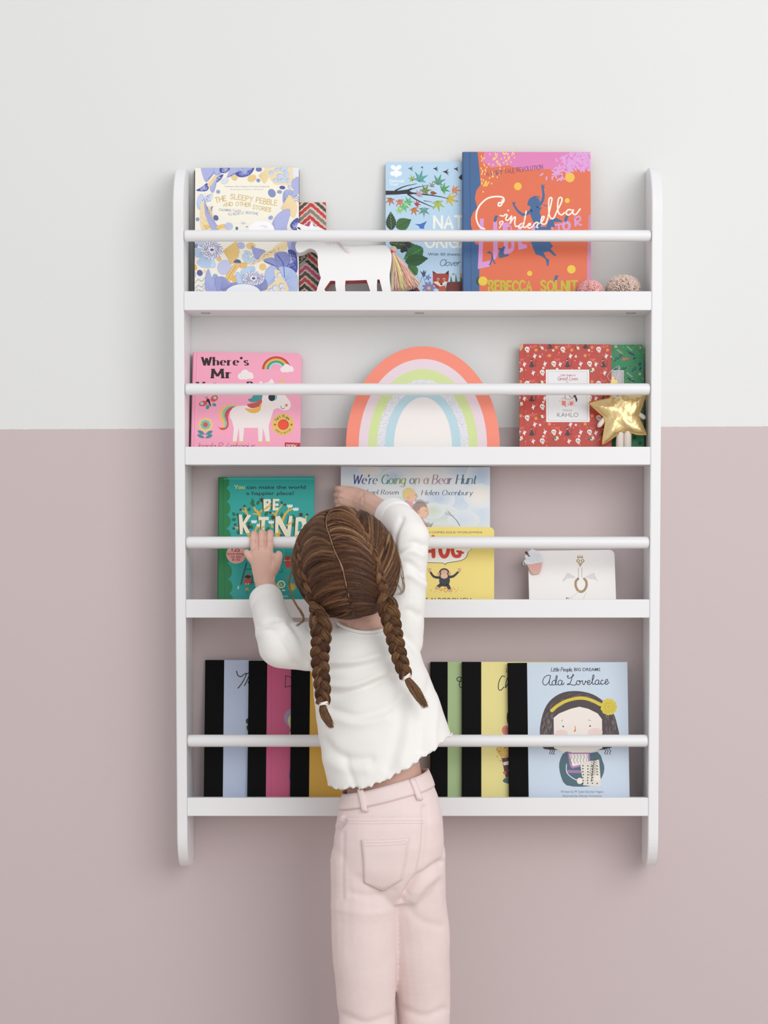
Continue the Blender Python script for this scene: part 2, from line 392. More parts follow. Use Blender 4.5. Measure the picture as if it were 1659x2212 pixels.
# ---------------------------------------------------------------- books
def rrect(w, h, r, n=5):
    """r = radii at (bottom left, bottom right, top right, top left)"""
    out = []
    for (cx, cy, q, a) in ((0, 0, r[0], 180), (w, 0, r[1], 270), (w, h, r[2], 0), (0, h, r[3], 90)):
        q = max(q, 0.0004)
        ox = cx+(q if cx == 0 else -q); oy = cy+(q if cy == 0 else -q)
        for k in range(n+1):
            t = math.radians(a+90*k/n); out.append((ox+q*math.cos(t), oy+q*math.sin(t)))
    return out
def slab(bm, lay, outline, z0, z1, col, edge=None):
    a = [bm.verts.new((x, y, z0)) for x, y in outline]; b = [bm.verts.new((x, y, z1)) for x, y in outline]
    fs = [bm.faces.new(a[::-1]), bm.faces.new(b)]
    n = len(outline)
    for i in range(n): fs.append(bm.faces.new((a[i], a[(i+1) % n], b[(i+1) % n], b[i])))
    for j, f in enumerate(fs):
        for l in f.loops: l[lay] = (*lin(edge if (edge and j > 1) else col), 1)
class Book:
    def __init__(s, name, label, tl, tr, shelf, thick, lean, base, gap=0.001, group='picture books on the bookcase', cat='book', rad=(0,0,0,0), kind='hard',
                 spine=None, spine_w=0.0, spine_mat=None, edge=None, page='#efe9dd', floor=None, back=None, hinge=False, over=0.0):
        ph = math.radians(lean)
        Yt = -gap-thick*math.cos(ph)
        TL, TR = P(*tl, Yt), P(*tr, Yt)
        ex = (TR-TL).normalized(); n0 = Vector((0, -math.cos(ph), math.sin(ph)))
        n = (n0-ex*n0.dot(ex)).normalized(); ey = n.cross(ex)
        w = (TR-TL).length; z0 = BT[shelf] if floor is None else floor
        low = min(TL.z, TR.z)-n.z*thick
        h = (low-z0-0.0003)/ey.z
        O = TL-ey*h
        M = Matrix(((ex.x, ey.x, n.x, O.x), (ex.y, ey.y, n.y, O.y), (ex.z, ey.z, n.z, O.z), (0, 0, 0, 1)))
        s.w, s.h, s.t, s.M = w, h, thick, M
        s.root = thing(name, label, cat, O, group); s.root.matrix_world = M
        s.root.rotation_mode = 'XYZ'
        s.art = Art(M, w, h); s.base = base; s.rad = rad; s.kind = kind; s.spine = spine; s.spine_w = spine_w; s.edge = edge; s.back = back or base; s.page = page; s.spine_mat = spine_mat; s.hinge = hinge; s.over = over
        s.ybot = O.y
    def done(s):
        w, h, t = s.w, s.h, s.t
        bt = 0.0022 if s.kind == 'hard' else (0.0018 if s.kind == 'board' else 0.0005)
        bm = bmesh.new(); lay = bm.loops.layers.float_color.new('Col')
        out = rrect(w, h, s.rad)
        slab(bm, lay, out, -bt, 0, s.base, s.edge or s.base)
        s.art.emit(bm, lay)
        ob = obj('front_cover', bm, M_print, s.root)
        bm = bmesh.new(); lay = bm.loops.layers.float_color.new('Col')
        out2 = [(x-(s.over if x < w/2 else 0), y) for x, y in out]
        slab(bm, lay, out2, -t, -t+bt, s.back, s.back)
        obj('back_cover', bm, M_print, s.root)
        ins = 0.0028 if s.kind == 'hard' else 0.0003
        bm = bmesh.new(); lay = bm.loops.layers.float_color.new('Col')
        slab(bm, lay, [(x*(w-ins)/w+0.0004, ins+y*(h-2*ins)/h) for x, y in rrect(w, h, [max(0, r-ins) for r in s.rad])], -t+bt+0.00005, -bt-0.00005, s.page)
        obj('page_block', bm, M_print, s.root)
        if s.spine:
            bm = bmesh.new(); lay = bm.loops.layers.float_color.new('Col')
            pr = [(-0.0006, -t-0.0001), (-0.0022, -t*0.8), (-0.0026, -t*0.5), (-0.0022, -t*0.2), (-0.0006, 0.0003)]
            if s.spine_w: pr = pr+[(s.spine_w, 0.0003), (s.spine_w, 0.00006), (0.0, 0.00006), (0.0, -t+0.0001)]
            else: pr = pr+[(0.0, 0.0003), (-0.0001, -t)]
            a = [bm.verts.new((x, 0.0001, z)) for x, z in pr]; b = [bm.verts.new((x, h-0.0001, z)) for x, z in pr]
            fs = [bm.faces.new(a), bm.faces.new(b[::-1])]
            for i in range(len(pr)): fs.append(bm.faces.new((a[i], b[i], b[(i+1) % len(pr)], a[(i+1) % len(pr)])))
            bmesh.ops.recalc_face_normals(bm, faces=fs)
            for f in fs:
                for l in f.loops: l[lay] = (*lin(s.spine), 1)
            obj('spine', bm, s.spine_mat or M_print, s.root)
        return ob

# ---------------------------------------------------------------- row one: sleepy stories, patterned book, origami, orange fairy tale
def pebble(A, x, y, rx, ry, rot, fill, ol, pat=0):
    A.ell(x, y, rx+1.6, ry+1.6, ol, rot); A.ell(x, y, rx, ry, fill, rot)
    r = math.radians(rot); rng = random.Random(int(x*7+y))
    if pat == 1:
        for _ in range(16):
            a = rng.uniform(0, 6.28); q = rng.uniform(.1, .85); X, Y = rx*q*math.cos(a), ry*q*math.sin(a)
            A.ell(x+X*math.cos(r)-Y*math.sin(r), y+X*math.sin(r)+Y*math.cos(r), 2.2, 2.2, ol, 0, 7)
    if pat == 2:
        for t in (-.5, 0, .5):
            pts = [(rx*a, ry*(t+.22*math.sin(a*4))) for a in np.linspace(-.75, .75, 7)]
            A.line([(x+X*math.cos(r)-Y*math.sin(r), y+X*math.sin(r)+Y*math.cos(r)) for X, Y in pts], 2.2, ol, 0)
def petal(A, pts, fill, ol, root=None, tip=None, n=6):
    n = n*2
    A.poly(pts, fill, 4); A.line(cr(pts, 4, True)+[np.array(pts[0], float)], 2.4, ol, 0)
    if root:
        c = np.array(root, float); q = cr(pts, 6, True)
        for i in range(n):
            e = np.array(q[int(len(q)*(0.25+0.5*i/max(1, n-1)))]); A.line([c+(e-c)*.15, c+(e-c)*.5+np.array((2, -2)), c+(e-c)*.9], 1.3, ol, 3)
def anemone(A, x, y, r, col='#3f4187', sq=0.8, rot=0):
    rng = random.Random(int(x)); A.ell(x, y, r, r*sq, '#f2effa', rot)
    for k in range(84):
        a = k*2.39996; q0 = .3+.62*k/84+rng.uniform(-.05, .05); q1 = q0+rng.uniform(.16, .26)
        p = lambda q, d: (x+r*q*math.cos(a+d), y+r*sq*q*math.sin(a+d))
        A.line([p(q0, 0), p((q0+q1)/2, .08), p(q1, .03)], (8, 2.5), col, 3)
    A.ell(x, y, r*.17, r*.12, '#5b5f92')
def shell(A, x, y, r, rot, fill='#ecc981', ol='#c99546'):
    pts = [(x, y)]+[(x+r*math.cos(math.radians(rot+a))*(1+.04*(i % 2)), y+r*math.sin(math.radians(rot+a))*(1+.04*(i % 2))) for i, a in enumerate(np.linspace(-48, 48, 13))]
    A.poly(pts, fill); A.line(pts+[pts[0]], 2, ol, 0)
    for a in np.linspace(-40, 40, 9): A.line([(x+r*.12*math.cos(math.radians(rot+a)), y+r*.12*math.sin(math.radians(rot+a))), (x+r*.95*math.cos(math.radians(rot+a)), y+r*.95*math.sin(math.radians(rot+a)))], 1.4, ol, 0)
def lace(A, pts, dark='#4a53a3', light='#b9c0ee', n=24):
    A.poly(pts, dark, 4); q = np.array(pts, float); c = q.mean(0); rng = random.Random(int(c[0]*3+c[1]))
    for _ in range(n*3):
        i = rng.randrange(len(q)); j = (i+1) % len(q); t = rng.random(); e = q[i]*(1-t)+q[j]*t; s = c+(e-c)*rng.uniform(.05, .75)
        A.line([s+np.array((rng.uniform(-9, 9), rng.uniform(-9, 9))) for _ in range(3)], 4, light, 3)
PV, PO = '#b0b7e3', '#5a64ad'
LB, LO = '#bdd3ee', '#7d95c9'
def art_sleepy(A):
    A.frame(400, 510, 6.381)
    rng = random.Random(3)
    A.frame(400, 350, 6.381)
    A.ell(830, 480, 470, 360, '#f8f3df'); A.ell(800, 500, 380, 300, '#f7f2e2')
    petal(A, [(232, 60), (236, 160), (285, 275), (350, 215), (440, 100), (400, 60)], PV, PO, (300, 255))
    petal(A, [(415, 60), (400, 130), (430, 190), (500, 150), (520, 60)], '#b3bae6', PO, (440, 180), n=4)
    lace(A, [(490, 70), (480, 140), (560, 150), (615, 95), (610, 60)])
    petal(A, [(640, 60), (600, 150), (580, 215), (660, 180), (740, 130), (780, 60)], PV, PO, (590, 205))
    petal(A, [(760, 60), (745, 120), (800, 140), (880, 120), (960, 60)], '#b6bde9', PO, (780, 70), n=5)
    lace(A, [(690, 160), (740, 205), (820, 205), (900, 170), (955, 85), (900, 100), (830, 130), (760, 130)], n=34)
    lace(A, [(150, 390), (230, 345), (300, 290), (330, 340), (300, 395), (220, 405)], n=22)
    lace(A, [(430, 230), (470, 190), (525, 170), (500, 230), (440, 280)], n=12)
    petal(A, [(400, 210), (440, 195), (430, 290), (390, 420), (345, 380), (360, 300)], '#b3bbe6', PO, (385, 400), n=4)
    A.poly([(310, 300), (380, 210), (430, 180), (440, 205), (380, 290), (330, 350)], '#f1dcb0', 4)
    for k in range(16): A.line([(320+k*7, 330-k*9), (330+k*7, 322-k*9)], 2.4, '#d09a52', 0)
    petal(A, [(230, 440), (180, 480), (160, 580), (190, 660), (230, 560), (260, 500)], '#c9d4f0', LO, (190, 640), n=4)
    petal(A, [(250, 500), (330, 450), (380, 440), (360, 520), (300, 550)], '#dbe2f3', LO, (270, 520), n=4)
    for k in range(22): A.ell(240+rng.uniform(0, 110), 440+rng.uniform(0, 110), 3.4, 6, '#4a5078', rng.uniform(0, 180), 7)
    A.poly([(215, 580), (250, 560), (380, 700), (420, 850), (540, 880), (580, 950), (250, 950), (200, 740)], '#efdcb2', 4)
    for k in range(70): A.line([(q := np.array((rng.uniform(215, 400), rng.uniform(600, 930)))), q+np.array((rng.uniform(-14, 14), 16))], 2.4, rng.choice(['#c9964f', '#d9ad63', '#8f86a8']), 0)
    petal(A, [(262, 520), (285, 560), (320, 700), (440, 880), (450, 950), (380, 950), (290, 760), (270, 640)], PV, PO, (275, 560), n=5)
    for x, y in ((300, 890), (460, 900), (520, 880)): petal(A, [(x-40, y), (x, y-22), (x+44, y), (x, y+24)], '#f0c877', '#b98743')
    for k in range(12): A.line([(350+rng.uniform(-20, 30), 640+rng.uniform(-40, 60)), (372+rng.uniform(-10, 10), 610+rng.uniform(-10, 60))], 2, '#555a8c', 0)
    for x, y, rx, ry, rot, c, p in ((545, 262, 52, 36, -20, '#dfe6f4', 1), (455, 410, 26, 24, 0, '#aab2dd', 2), (425, 770, 32, 38, -30, '#5d679f', 2), (600, 885, 56, 48, 10, '#c3c9ea', 1), (170, 790, 24, 26, 0, '#9aa4d4', 2),
        (1008, 254, 26, 24, 30, '#97a0d1', 2), (1015, 102, 42, 30, 0, '#717bb4', 2), (1195, 430, 50, 60, -30, '#8b98c2', 2), (1300, 412, 34, 24, 0, '#a9aed3', 2), (1340, 352, 40, 24, 5, '#5560a0', 2), (1178, 768, 32, 26, -30, '#aab2dd', 2)):
        pebble(A, x, y, rx, ry, rot, c, '#5b659c', p)
    pebble(A, 680, 215, 42, 32, 30, '#f2d795', '#d0a456', 2); pebble(A, 922, 224, 58, 42, -25, '#f0d291', '#cf9e4d', 2); shell(A, 1010, 185, 135, 8, '#f0dcab', '#d9b877')
    A.poly([(1090, 60), (1200, 90), (1480, 60), (1490, 240), (1470, 430), (1440, 430), (1420, 330), (1340, 310), (1230, 300), (1150, 190)], '#f0ddb5', 4)
    for x, y, rx, ry in ((1190, 150, 34, 26), (1270, 110, 34, 24), (1360, 100, 50, 30), (1310, 195, 44, 32), (1250, 250, 34, 24), (1400, 180, 34, 40), (1350, 255, 40, 30), (1420, 260, 24, 34), (1440, 345, 24, 22), (1380, 140, 20, 20), (1300, 260, 26, 20)):
        A.ell(x, y, rx+3, ry+3, '#8d96c6'); A.ell(x+2, y+2, rx, ry, '#c8d8f2')
    petal(A, [(1580, 210), (1480, 250), (1470, 330), (1500, 400), (1400, 380), (1350, 440), (1360, 575), (1470, 520), (1580, 400)], PV, PO, (1370, 560), n=8)
    A.poly([(1480, 60), (1600, 60), (1600, 210), (1490, 200)], '#e9eaf4')
    shell(A, 1320, 640, 215, -12, '#f3dcae', '#dba75a')
    petal(A, [(1435, 650), (1330, 680), (1230, 780), (1190, 900), (1200, 960), (1390, 960), (1400, 880), (1440, 740)], PV, PO, (1230, 950), n=9)
    lace(A, [(1450, 860), (1550, 770), (1600, 900), (1560, 950), (1480, 930)], n=26)
    for k in range(3): A.line([(1510, 480+30*k), (1540, 470+30*k), (1570, 500+30*k)], 6, '#6a74b8', 4)
    A.ell(1050, 935, 180, 125, '#fbf9fb')
    for k in range(9): A.line([(1020+rng.uniform(0, 110), 860+rng.uniform(0, 60)), (1040+rng.uniform(0, 100), 872+rng.uniform(0, 60))], 2, '#b7bedb', 0)
    for k in range(9): a = PI+k*.38; A.line([(800, 855), (800+50*math.cos(a), 855+48*math.sin(a))], (3.4, 1.4), '#9fb4dd', 0)
    A.ell(712, 915, 20, 24, '#57788f'); A.ell(850, 893, 14, 12, '#9bb0c0')
    A.text('Professor Alice Gregory & Christy Kirkpatrick', 550, 345, 18, '#a3a2b4', 615, shear=.1); A.text('Illustrated by Eleanor Hardiman', 625, 385, 18, '#a3a2b4', 450, shear=.1)
    G = '#d9bd83'
    A.pen('THE', 420, 560, 70, G, 11, 150, rot=-10, jit=.5); A.pen('SLEEPY', 622, 505, 66, G, 11, 310, rot=6, jit=.4, base=lambda t: 12*t*t); A.pen('PEBBLE', 975, 560, 72, G, 11, 290, rot=8, jit=.4)
    A.pen('AND', 528, 615, 52, G, 9, 128, rot=-6, jit=.4); A.pen('OTHER', 698, 600, 52, G, 9, 205, rot=5, jit=.4); A.pen('STORIES', 930, 645, 54, G, 9, 250, rot=10, jit=.4)
    A.pen('CALMING TALES', 468, 670, 30, '#9098ba', 5, 300, rot=4, jit=.5); A.pen('TO READ AT', 592, 742, 32, '#9098ba', 5, 225, rot=-6, jit=.5); A.pen('BEDTIME', 836, 712, 32, '#8a9fc8', 5, 170, rot=6, jit=.5)
    # lower half
    A.frame(400, 510, 6.381)
    pebble(A, 140, 135, 34, 30, 0, '#9a9cc8', PO, 2)
    petal(A, [(150, 80), (240, 160), (300, 120), (330, 60)], LB, LO)
    petal(A, [(250, 190), (150, 170), (128, 260), (190, 300), (270, 260)], LB, LO, (250, 240)); petal(A, [(280, 260), (180, 330), (165, 380), (250, 435), (350, 430), (395, 340), (340, 280)], LB, LO, (300, 270)); petal(A, [(370, 300), (420, 400), (395, 435), (345, 420)], '#c9dbf1', LO)
    anemone(A, 370, 190, 150, sq=.85)
    petal(A, [(440, 320), (470, 290), (500, 320), (470, 345)], '#efc574', '#cf9a4a'); shell(A, 525, 200, 215, 12)
    pebble(A, 770, 128, 52, 42, 20, '#b9bfe6', PO, 1); pebble(A, 540, 430, 92, 102, 25, '#c6cae9', '#9199cf', 1); pebble(A, 905, 135, 62, 46, 0, '#efcb84', '#cf9d4f', 1); pebble(A, 1070, 425, 48, 46, 0, '#efcb84', '#d9a655', 1)
    pebble(A, 130, 432, 32, 44, -10, '#eec06a', '#c9913f', 2); pebble(A, 202, 508, 38, 42, -30, '#5d699f', '#3b457f', 2); pebble(A, 270, 485, 20, 24, 0, '#f0dba5', '#d6b56d', 0); pebble(A, 110, 530, 44, 44, 30, '#cdd0ec', '#a2a8d6', 1); pebble(A, 415, 560, 34, 38, 0, '#9ab6d9', '#5f7fb0', 2)
    A.ell(720, 370, 52, 48, '#5a6594', 0, 14, 180, 360)
    petal(A, [(790, 260), (850, 240), (900, 300), (960, 290), (990, 340), (870, 380), (800, 330)], '#c5d8e9', '#5f7fb0'); petal(A, [(810, 215), (860, 200), (920, 240), (900, 262)], '#c5d8e9', '#5f7fb0')
    for k in range(20): A.ell(810+rng.uniform(0, 150), 260+rng.uniform(0, 90), 3, 4, '#5f7fb0', 0, 7)
    petal(A, [(915, 130), (960, 160), (1100, 200), (1080, 270), (990, 320), (940, 250)], '#9fa6d8', PO, (1070, 290))
    A.poly([(880, 380), (1000, 330), (1040, 280), (1090, 230), (1190, 190), (1260, 120), (1400, 70), (1390, 180), (1240, 240), (1170, 310), (1060, 340), (900, 400)], '#f1dcae', 3)
    for k in range(46): q = rng.random(); A.line([(920+440*q+rng.uniform(-20, 20), 385-250*q+rng.uniform(-34, 34)), (935+440*q+rng.uniform(-14, 14), 372-250*q+rng.uniform(-34, 34))], 3, rng.choice(['#c0904e', '#8d7f8f', '#5b5f92', '#d7a65b']), 0)
    petal(A, [(1420, 60), (1430, 190), (1480, 260), (1540, 240), (1550, 60)], '#b3b9e5', PO, (1480, 60))
    lace(A, [(1420, 190), (1530, 240), (1540, 500), (1400, 450), (1440, 320)], n=40)
    petal(A, [(1240, 240), (1380, 220), (1440, 300), (1400, 420), (1330, 420), (1250, 340)], '#8b94cc', PO, (1310, 420)); petal(A, [(1080, 340), (1180, 300), (1240, 320), (1330, 430), (1340, 520), (1240, 430)], '#949ccf', PO, (1300, 480))
    petal(A, [(1120, 460), (1200, 410), (1290, 440), (1300, 560), (1220, 660), (1130, 690), (1100, 560)], '#b4c3ea', PO, (1260, 540)); petal(A, [(1290, 430), (1420, 430), (1520, 500), (1540, 620), (1380, 640), (1330, 560)], '#b4c6ec', PO, (1350, 600)); petal(A, [(1370, 640), (1540, 560), (1540, 760), (1390, 760)], '#b9c8ec', PO, (1380, 650))
    A.line([(1270, 260), (1350, 380), (1370, 570)], 9, '#4b58a0', 6); A.line([(1100, 350), (1250, 420), (1335, 540)], 8, '#4b58a0', 6)
    A.poly([(1230, 470), (1300, 480), (1330, 560), (1400, 660), (1400, 770), (1050, 770), (1210, 650), (1240, 560)], '#efdcb0', 4)
    for x, y, r in ((1300, 535, 28), (1250, 590, 24), (1330, 690, 36), (1240, 720, 38), (1340, 745, 30), (1180, 745, 24)): A.ell(x, y, r+4, r+4, '#8a97c8'); A.ell(x+3, y+3, r, r, '#dfe3ee')
    petal(A, [(540, 690), (560, 560), (650, 420), (700, 380), (780, 385), (700, 470), (600, 640)], '#eec57b', '#6d6a72'); A.line([(560, 640), (640, 500), (700, 410)], 4, '#5b5f80', 4); A.poly([(640, 560), (700, 540), (700, 640), (640, 610)], '#eebd66', 4); petal(A, [(760, 380), (840, 370), (850, 420), (770, 440)], '#eebd75', '#c99546')
    petal(A, [(770, 480), (860, 430), (950, 420), (960, 510), (870, 560), (800, 540)], LB, LO, (900, 530)); petal(A, [(700, 520), (740, 500), (800, 580), (810, 660), (720, 650)], LB, LO, (790, 650))
    petal(A, [(325, 455), (290, 520), (275, 640), (300, 770), (450, 770), (420, 640), (360, 560)], '#aab2e0', PO, (370, 760)); petal(A, [(410, 600), (470, 560), (540, 570), (610, 640), (720, 650), (600, 770), (450, 770)], '#9aa1d4', PO, (480, 760), n=8)
    petal(A, [(980, 640), (1060, 590), (1120, 620), (1130, 730), (1020, 760), (950, 720)], '#8d95c6', PO, (990, 740)); anemone(A, 945, 585, 150, sq=.62)
    A.ell(800, 790, 250, 132, '#5b659c'); A.ell(800, 794, 246, 132, '#eef0f6')
    for y in (600, 680, 740): A.line([(120, y+60), (180, y), (230, y+20), (275, y-30)], 5, '#6f8fc0', 6); 
    for k in range(24): A.ell(rng.uniform(110, 270), rng.uniform(560, 770), 4, 4, '#9db5da', 0, 7)
    pebble(A, 70, 655, 30, 44, 20, '#dfe3f0', PO, 2)
B = Book('picture_book', 'cream picture book with periwinkle petals, at the left end of the top shelf', (421.5, 363), (645.5, 362), 0, 0.015, 8, '#f5f0e4', gap=0.0042, back='#453c34', over=0.003, edge='#e9e4d8')
art_sleepy(B.art); B.done()

def chevron(A):
    A.frame(620, 420, 5.184)
    cols = ['#c8343b', '#5b5048', '#c23a40', '#4a3f3c']
    for row in range(-3, 22):
        y0 = -60+row*70
        c = ['#c9353c', '#54493f', '#cb3a3e', '#8b8074' if row < 6 else '#3d3231'][row % 4]
        if row % 7 == 5: c = '#c8497c'
        pts = []; low = []
        for x in np.linspace(-60, 460, 40):
            ph = abs(((x-275+0.08*y0)/340+0.5) % 1-0.5)*2
            y = y0+ph*150
            pts.append((x, y+5*math.sin(x*.35)))
            low.append((x, y+62+6*math.sin(x*.28+1)))
        A.poly(pts+low[::-1], '#eadfcb')
        p2 = [(x, y+7) for x, y in pts]; l2 = [(x, y-7) for x, y in low]
        A.poly(p2+l2[::-1], c)
    A.ell(130, 720, 95, 125, '#b9b1a8', 35)
    for y, r in ((640, -30), (700, -20), (760, -35)):
        A.line([(100, y+30), (150, y+4), (215, y-50)], 9, '#17130f', 4)
        for x, yy in ((150, y-26), (190, y-36), (130, y+40), (215, y-10)): A.ell(x, yy, 11, 10, '#17130f')
B = Book('picture_book', 'slim book with red and brown zigzag stripes behind the white wooden unicorn', (600, 438), (704, 437), 0, 0.010, 6, '#cdbfae', gap=0.0008, rad=(0, .003, .004, 0), edge='#b8453f')
chevron(B.art); B.done()

def maple(A, x, y, r, rot, col, vein):
    pts = []; tips = [(-90, 1), (-40, .95), (15, .75), (-140, .95), (-195, .75)]
    tips.sort(key=lambda t: t[0])
    for i, (a, l) in enumerate(tips):
        for da, q in ((-13, .52), (0, 1.0), (13, .52)):
            pts.append((x+r*l*q*math.cos(math.radians(a+da+rot)), y+r*l*q*math.sin(math.radians(a+da+rot))))
        if i < 4:
            m = (a+tips[i+1][0])/2; pts.append((x+r*.36*math.cos(math.radians(m+rot)), y+r*.36*math.sin(math.radians(m+rot))))
    pts.append((x+r*.3*math.cos(math.radians(90+rot)), y+r*.3*math.sin(math.radians(90+rot))))
    A.poly(pts, col)
    b = (x+r*.3*math.cos(math.radians(90+rot)), y+r*.3*math.sin(math.radians(90+rot)))
    for a, l in tips: A.line([b, (x+r*l*.85*math.cos(math.radians(a+rot)), y+r*l*.85*math.sin(math.radians(a+rot)))], 3, vein, 0)
def serrated(A, x, y, l, w, rot, col, vein):
    r = math.radians(rot); f = lambda a, b: (x+a*math.cos(r)-b*math.sin(r), y+a*math.sin(r)+b*math.cos(r)); pts = []
    for i, t in enumerate(np.linspace(0, 1, 17)): pts.append(f(t*l, w*math.sin(PI*t**.75)*(1 if i % 2 else .88)))
    for i, t in enumerate(np.linspace(1, 0, 17)): pts.append(f(t*l, -w*math.sin(PI*t**.75)*(1 if i % 2 else .88)))
    A.poly(pts, col); A.line([f(0, 0), f(l, 0)], 4, vein, 0)
    for t in (.2, .35, .5, .65, .8):
        for s in (-1, 1): A.line([f(t*l, 0), f(min(1, t+.16)*l, s*w*.72*math.sin(PI*min(1, t+.12)))], 2, vein, 0)
def art_origami(A):
    A.frame(800, 320, 5.184); W_ = '#f4f8fb'
    for x, y, rx, ry, r in ((255, 215, 30, 24, 40), (320, 215, 30, 24, -40), (288, 262, 26, 30, 0), (250, 285, 30, 26, 20), (325, 285, 30, 26, -20), (290, 305, 20, 22, 0), (288, 235, 20, 30, 0)): A.ell(x, y, rx, ry, W_, r)
    A.text('National', 215, 382, 34, W_, 160, off=.012); A.text('Trust', 215, 420, 34, W_, 95, off=.012)
    K = '#2b2730'
    A.poly([(170, 476), (300, 478), (420, 462), (470, 440), (440, 480), (480, 500), (470, 520), (400, 512), (300, 520), (170, 524)], K)
    for p, w in (([(280, 476), (380, 430), (520, 398)], (18, 5)), ([(420, 475), (520, 440), (640, 415)], (16, 4)), ([(430, 500), (620, 520), (800, 548), (985, 596)], (20, 4)), ([(420, 515), (520, 580), (640, 635), (720, 668)], (18, 5)), ([(600, 590), (690, 602)], (8, 4))): A.line(p, w, K, 6)
    for x, y, r, rot, c, v in ((555, 345, 110, 15, '#5fa7a3', '#2d4c55'), (760, 380, 100, 20, '#5f9f86', '#2c4d44'), (470, 350, 55, -20, '#9fb548', '#5c6b27'), (820, 460, 85, 60, '#57a860', '#2c5e39'), (940, 470, 80, 95, '#e79067', '#b5603d'), (890, 570, 100, 110, '#d2bf4d', '#8d7a2a'),
        (610, 480, 90, 30, '#5d8a4c', '#c08d50'), (545, 520, 70, 20, '#c8a3b0', '#8d6b7a'), (755, 620, 100, 170, '#a9c25c', '#566f2b'), (600, 690, 95, 180, '#4f8f8c', '#c8d6bd'), (330, 600, 80, 170, '#dc8464', '#8e4a38'), (420, 610, 85, 30, '#44a866', '#d5ecc8'), (385, 650, 85, 215, '#58b56b', '#c8e6bd'),
        (225, 580, 75, 190, '#c17a55', '#6d3f2a'), (490, 690, 75, 160, '#c9803f', '#8c4f22'), (520, 630, 55, 45, '#bb4a42', '#7a2d2a'), (330, 690, 60, 215, '#8cc35e', '#cfe8b0'), (690, 420, 50, 10, '#9c9a86', '#5b5a4d')): maple(A, x, y, r, rot, c, v)
    A.ell(700, 502, 28, 20, '#9c4a2c', 15); A.poly([(725, 495), (748, 508), (724, 516)], K)
    for x, y, s in ((455, 228, 1), (580, 215, .55), (735, 230, 1), (850, 265, 1.2), (965, 232, 1)):
        A.poly([(x-36*s, y-2*s), (x-4*s, y-10*s), (x+24*s, y-30*s), (x+6*s, y-2*s), (x+34*s, y+6*s), (x+8*s, y+8*s), (x+26*s, y+36*s), (x-8*s, y+10*s)], K if s != 1 or x > 500 else '#5a6a68')
    A.poly([(985, 330), (1030, 285), (1060, 280), (1060, 380), (1010, 350)], K)
    DG, VG = '#263f2c', '#7e9a58'
    serrated(A, 235, 920, 210, 60, -92, DG, VG); serrated(A, 290, 890, 190, 75, -28, '#3d6b38', '#22381f'); serrated(A, 210, 1060, 340, 60, 8, DG, VG)
    serrated(A, 590, 1120, 250, 95, 150, '#2f6a3b', '#7db26b'); serrated(A, 390, 1270, 260, 75, -8, '#2c5c33', '#163119'); serrated(A, 520, 1420, 150, 60, -130, '#3b7a3d', '#1d3b20')
    for x, y in ((380, 1110), (410, 1070), (395, 1140), (360, 1150), (435, 1095)): A.ell(x, y, 24, 22, '#20252f')
    A.poly([(495, 850), (560, 850), (635, 815), (605, 870), (600, 905), (555, 900), (540, 870)], '#3f6fc0')
    A.pen('NATURE', 715, 895, 132, '#f4f3ea', 26, 640, gap=2.4); A.pen('ORIGAMI', 620, 1110, 130, '#f4f3ea', 24, 640, gap=2.4)
    A.text('With 50 sheets of', 645, 1202, 30, '#30455c', 425); 
    A.pen('Clover', 775, 1318, 70, '#2d3b56', 6, 220, gap=1.0, slant=.25)
    A.pen('R', 1030, 1318, 70, '#2d3b56', 6, 60, slant=.25)
    A.line([(560, 1500), (590, 1440), (640, 1600)], 5, '#4a5c7a'); A.poly([(590, 1440), (555, 1370), (585, 1395), (600, 1360), (612, 1392), (632, 1362), (608, 1440)], '#45476f')
    A.line([(640, 1490), (655, 1600)], 4, '#5b7d6a', 0); A.star(645, 1450, 46, 5, .4, '#6f7fc0', 20)
    for a in range(9): A.ell(655+48*math.cos(a*.7), 1565+44*math.sin(a*.7), 30, 15, '#8279b6', math.degrees(a*.7))
    A.ell(655, 1570, 20, 18, '#d9b83c')
    A.poly([(560, 1600), (540, 1580), (510, 1540), (440, 1530), (370, 1560), (370, 1620)], '#7d2320'); A.ell(450, 1590, 60, 30, '#1f2c4a')
    A.poly([(860, 1500), (1100, 1490), (1100, 1640), (830, 1640)], '#6b201b'); 
    for k in range(9): A.line([(900+k*18, 1510), (905+k*18, 1600)], 3, '#8a332a', 0)
    A.poly([(700, 1440), (697, 1372), (745, 1405), (835, 1405), (878, 1366), (880, 1440), (868, 1500), (815, 1540), (795, 1600), (740, 1570), (700, 1510)], '#a5392a'); A.poly([(704, 1400), (700, 1375), (738, 1408)], '#3a1d1a'); A.poly([(842, 1405), (876, 1370), (876, 1425)], '#3a1d1a')
    A.poly([(700, 1500), (755, 1490), (792, 1532), (830, 1490), (868, 1500), (815, 1542), (795, 1560), (770, 1545)], '#e9d3c0'); A.poly([(765, 1560), (795, 1545), (840, 1540), (850, 1640), (765, 1640)], '#b3543c')
    for x in (760, 826): A.ell(x, 1468, 13, 14, '#f3e2c8'); A.ell(x, 1469, 8, 9, '#1c1414')
    A.ell(796, 1526, 13, 9, '#1c1414')
    A.ell(928, 1412, 10, 8, '#a34a30'); A.line([(940, 1400), (935, 1418)], 4, '#5c3a2a', 0)
    for x, h in ((905, 80), (960, 100), (1015, 110)): A.poly([(x-12, 1500), (x-4, 1500-h), (x+16, 1500)], '#3f6b3a')
    A.star(1028, 1432, 34, 6, .5, '#e0a63a'); 
B = Book('origami_book', 'pale blue book with maple leaves and a fox, behind the orange book', (833, 350), (1040, 349.5), 0, 0.012, 7, '#b9d6ec', gap=0.0008, edge='#5d6f86')
art_origami(B.art); B.done()

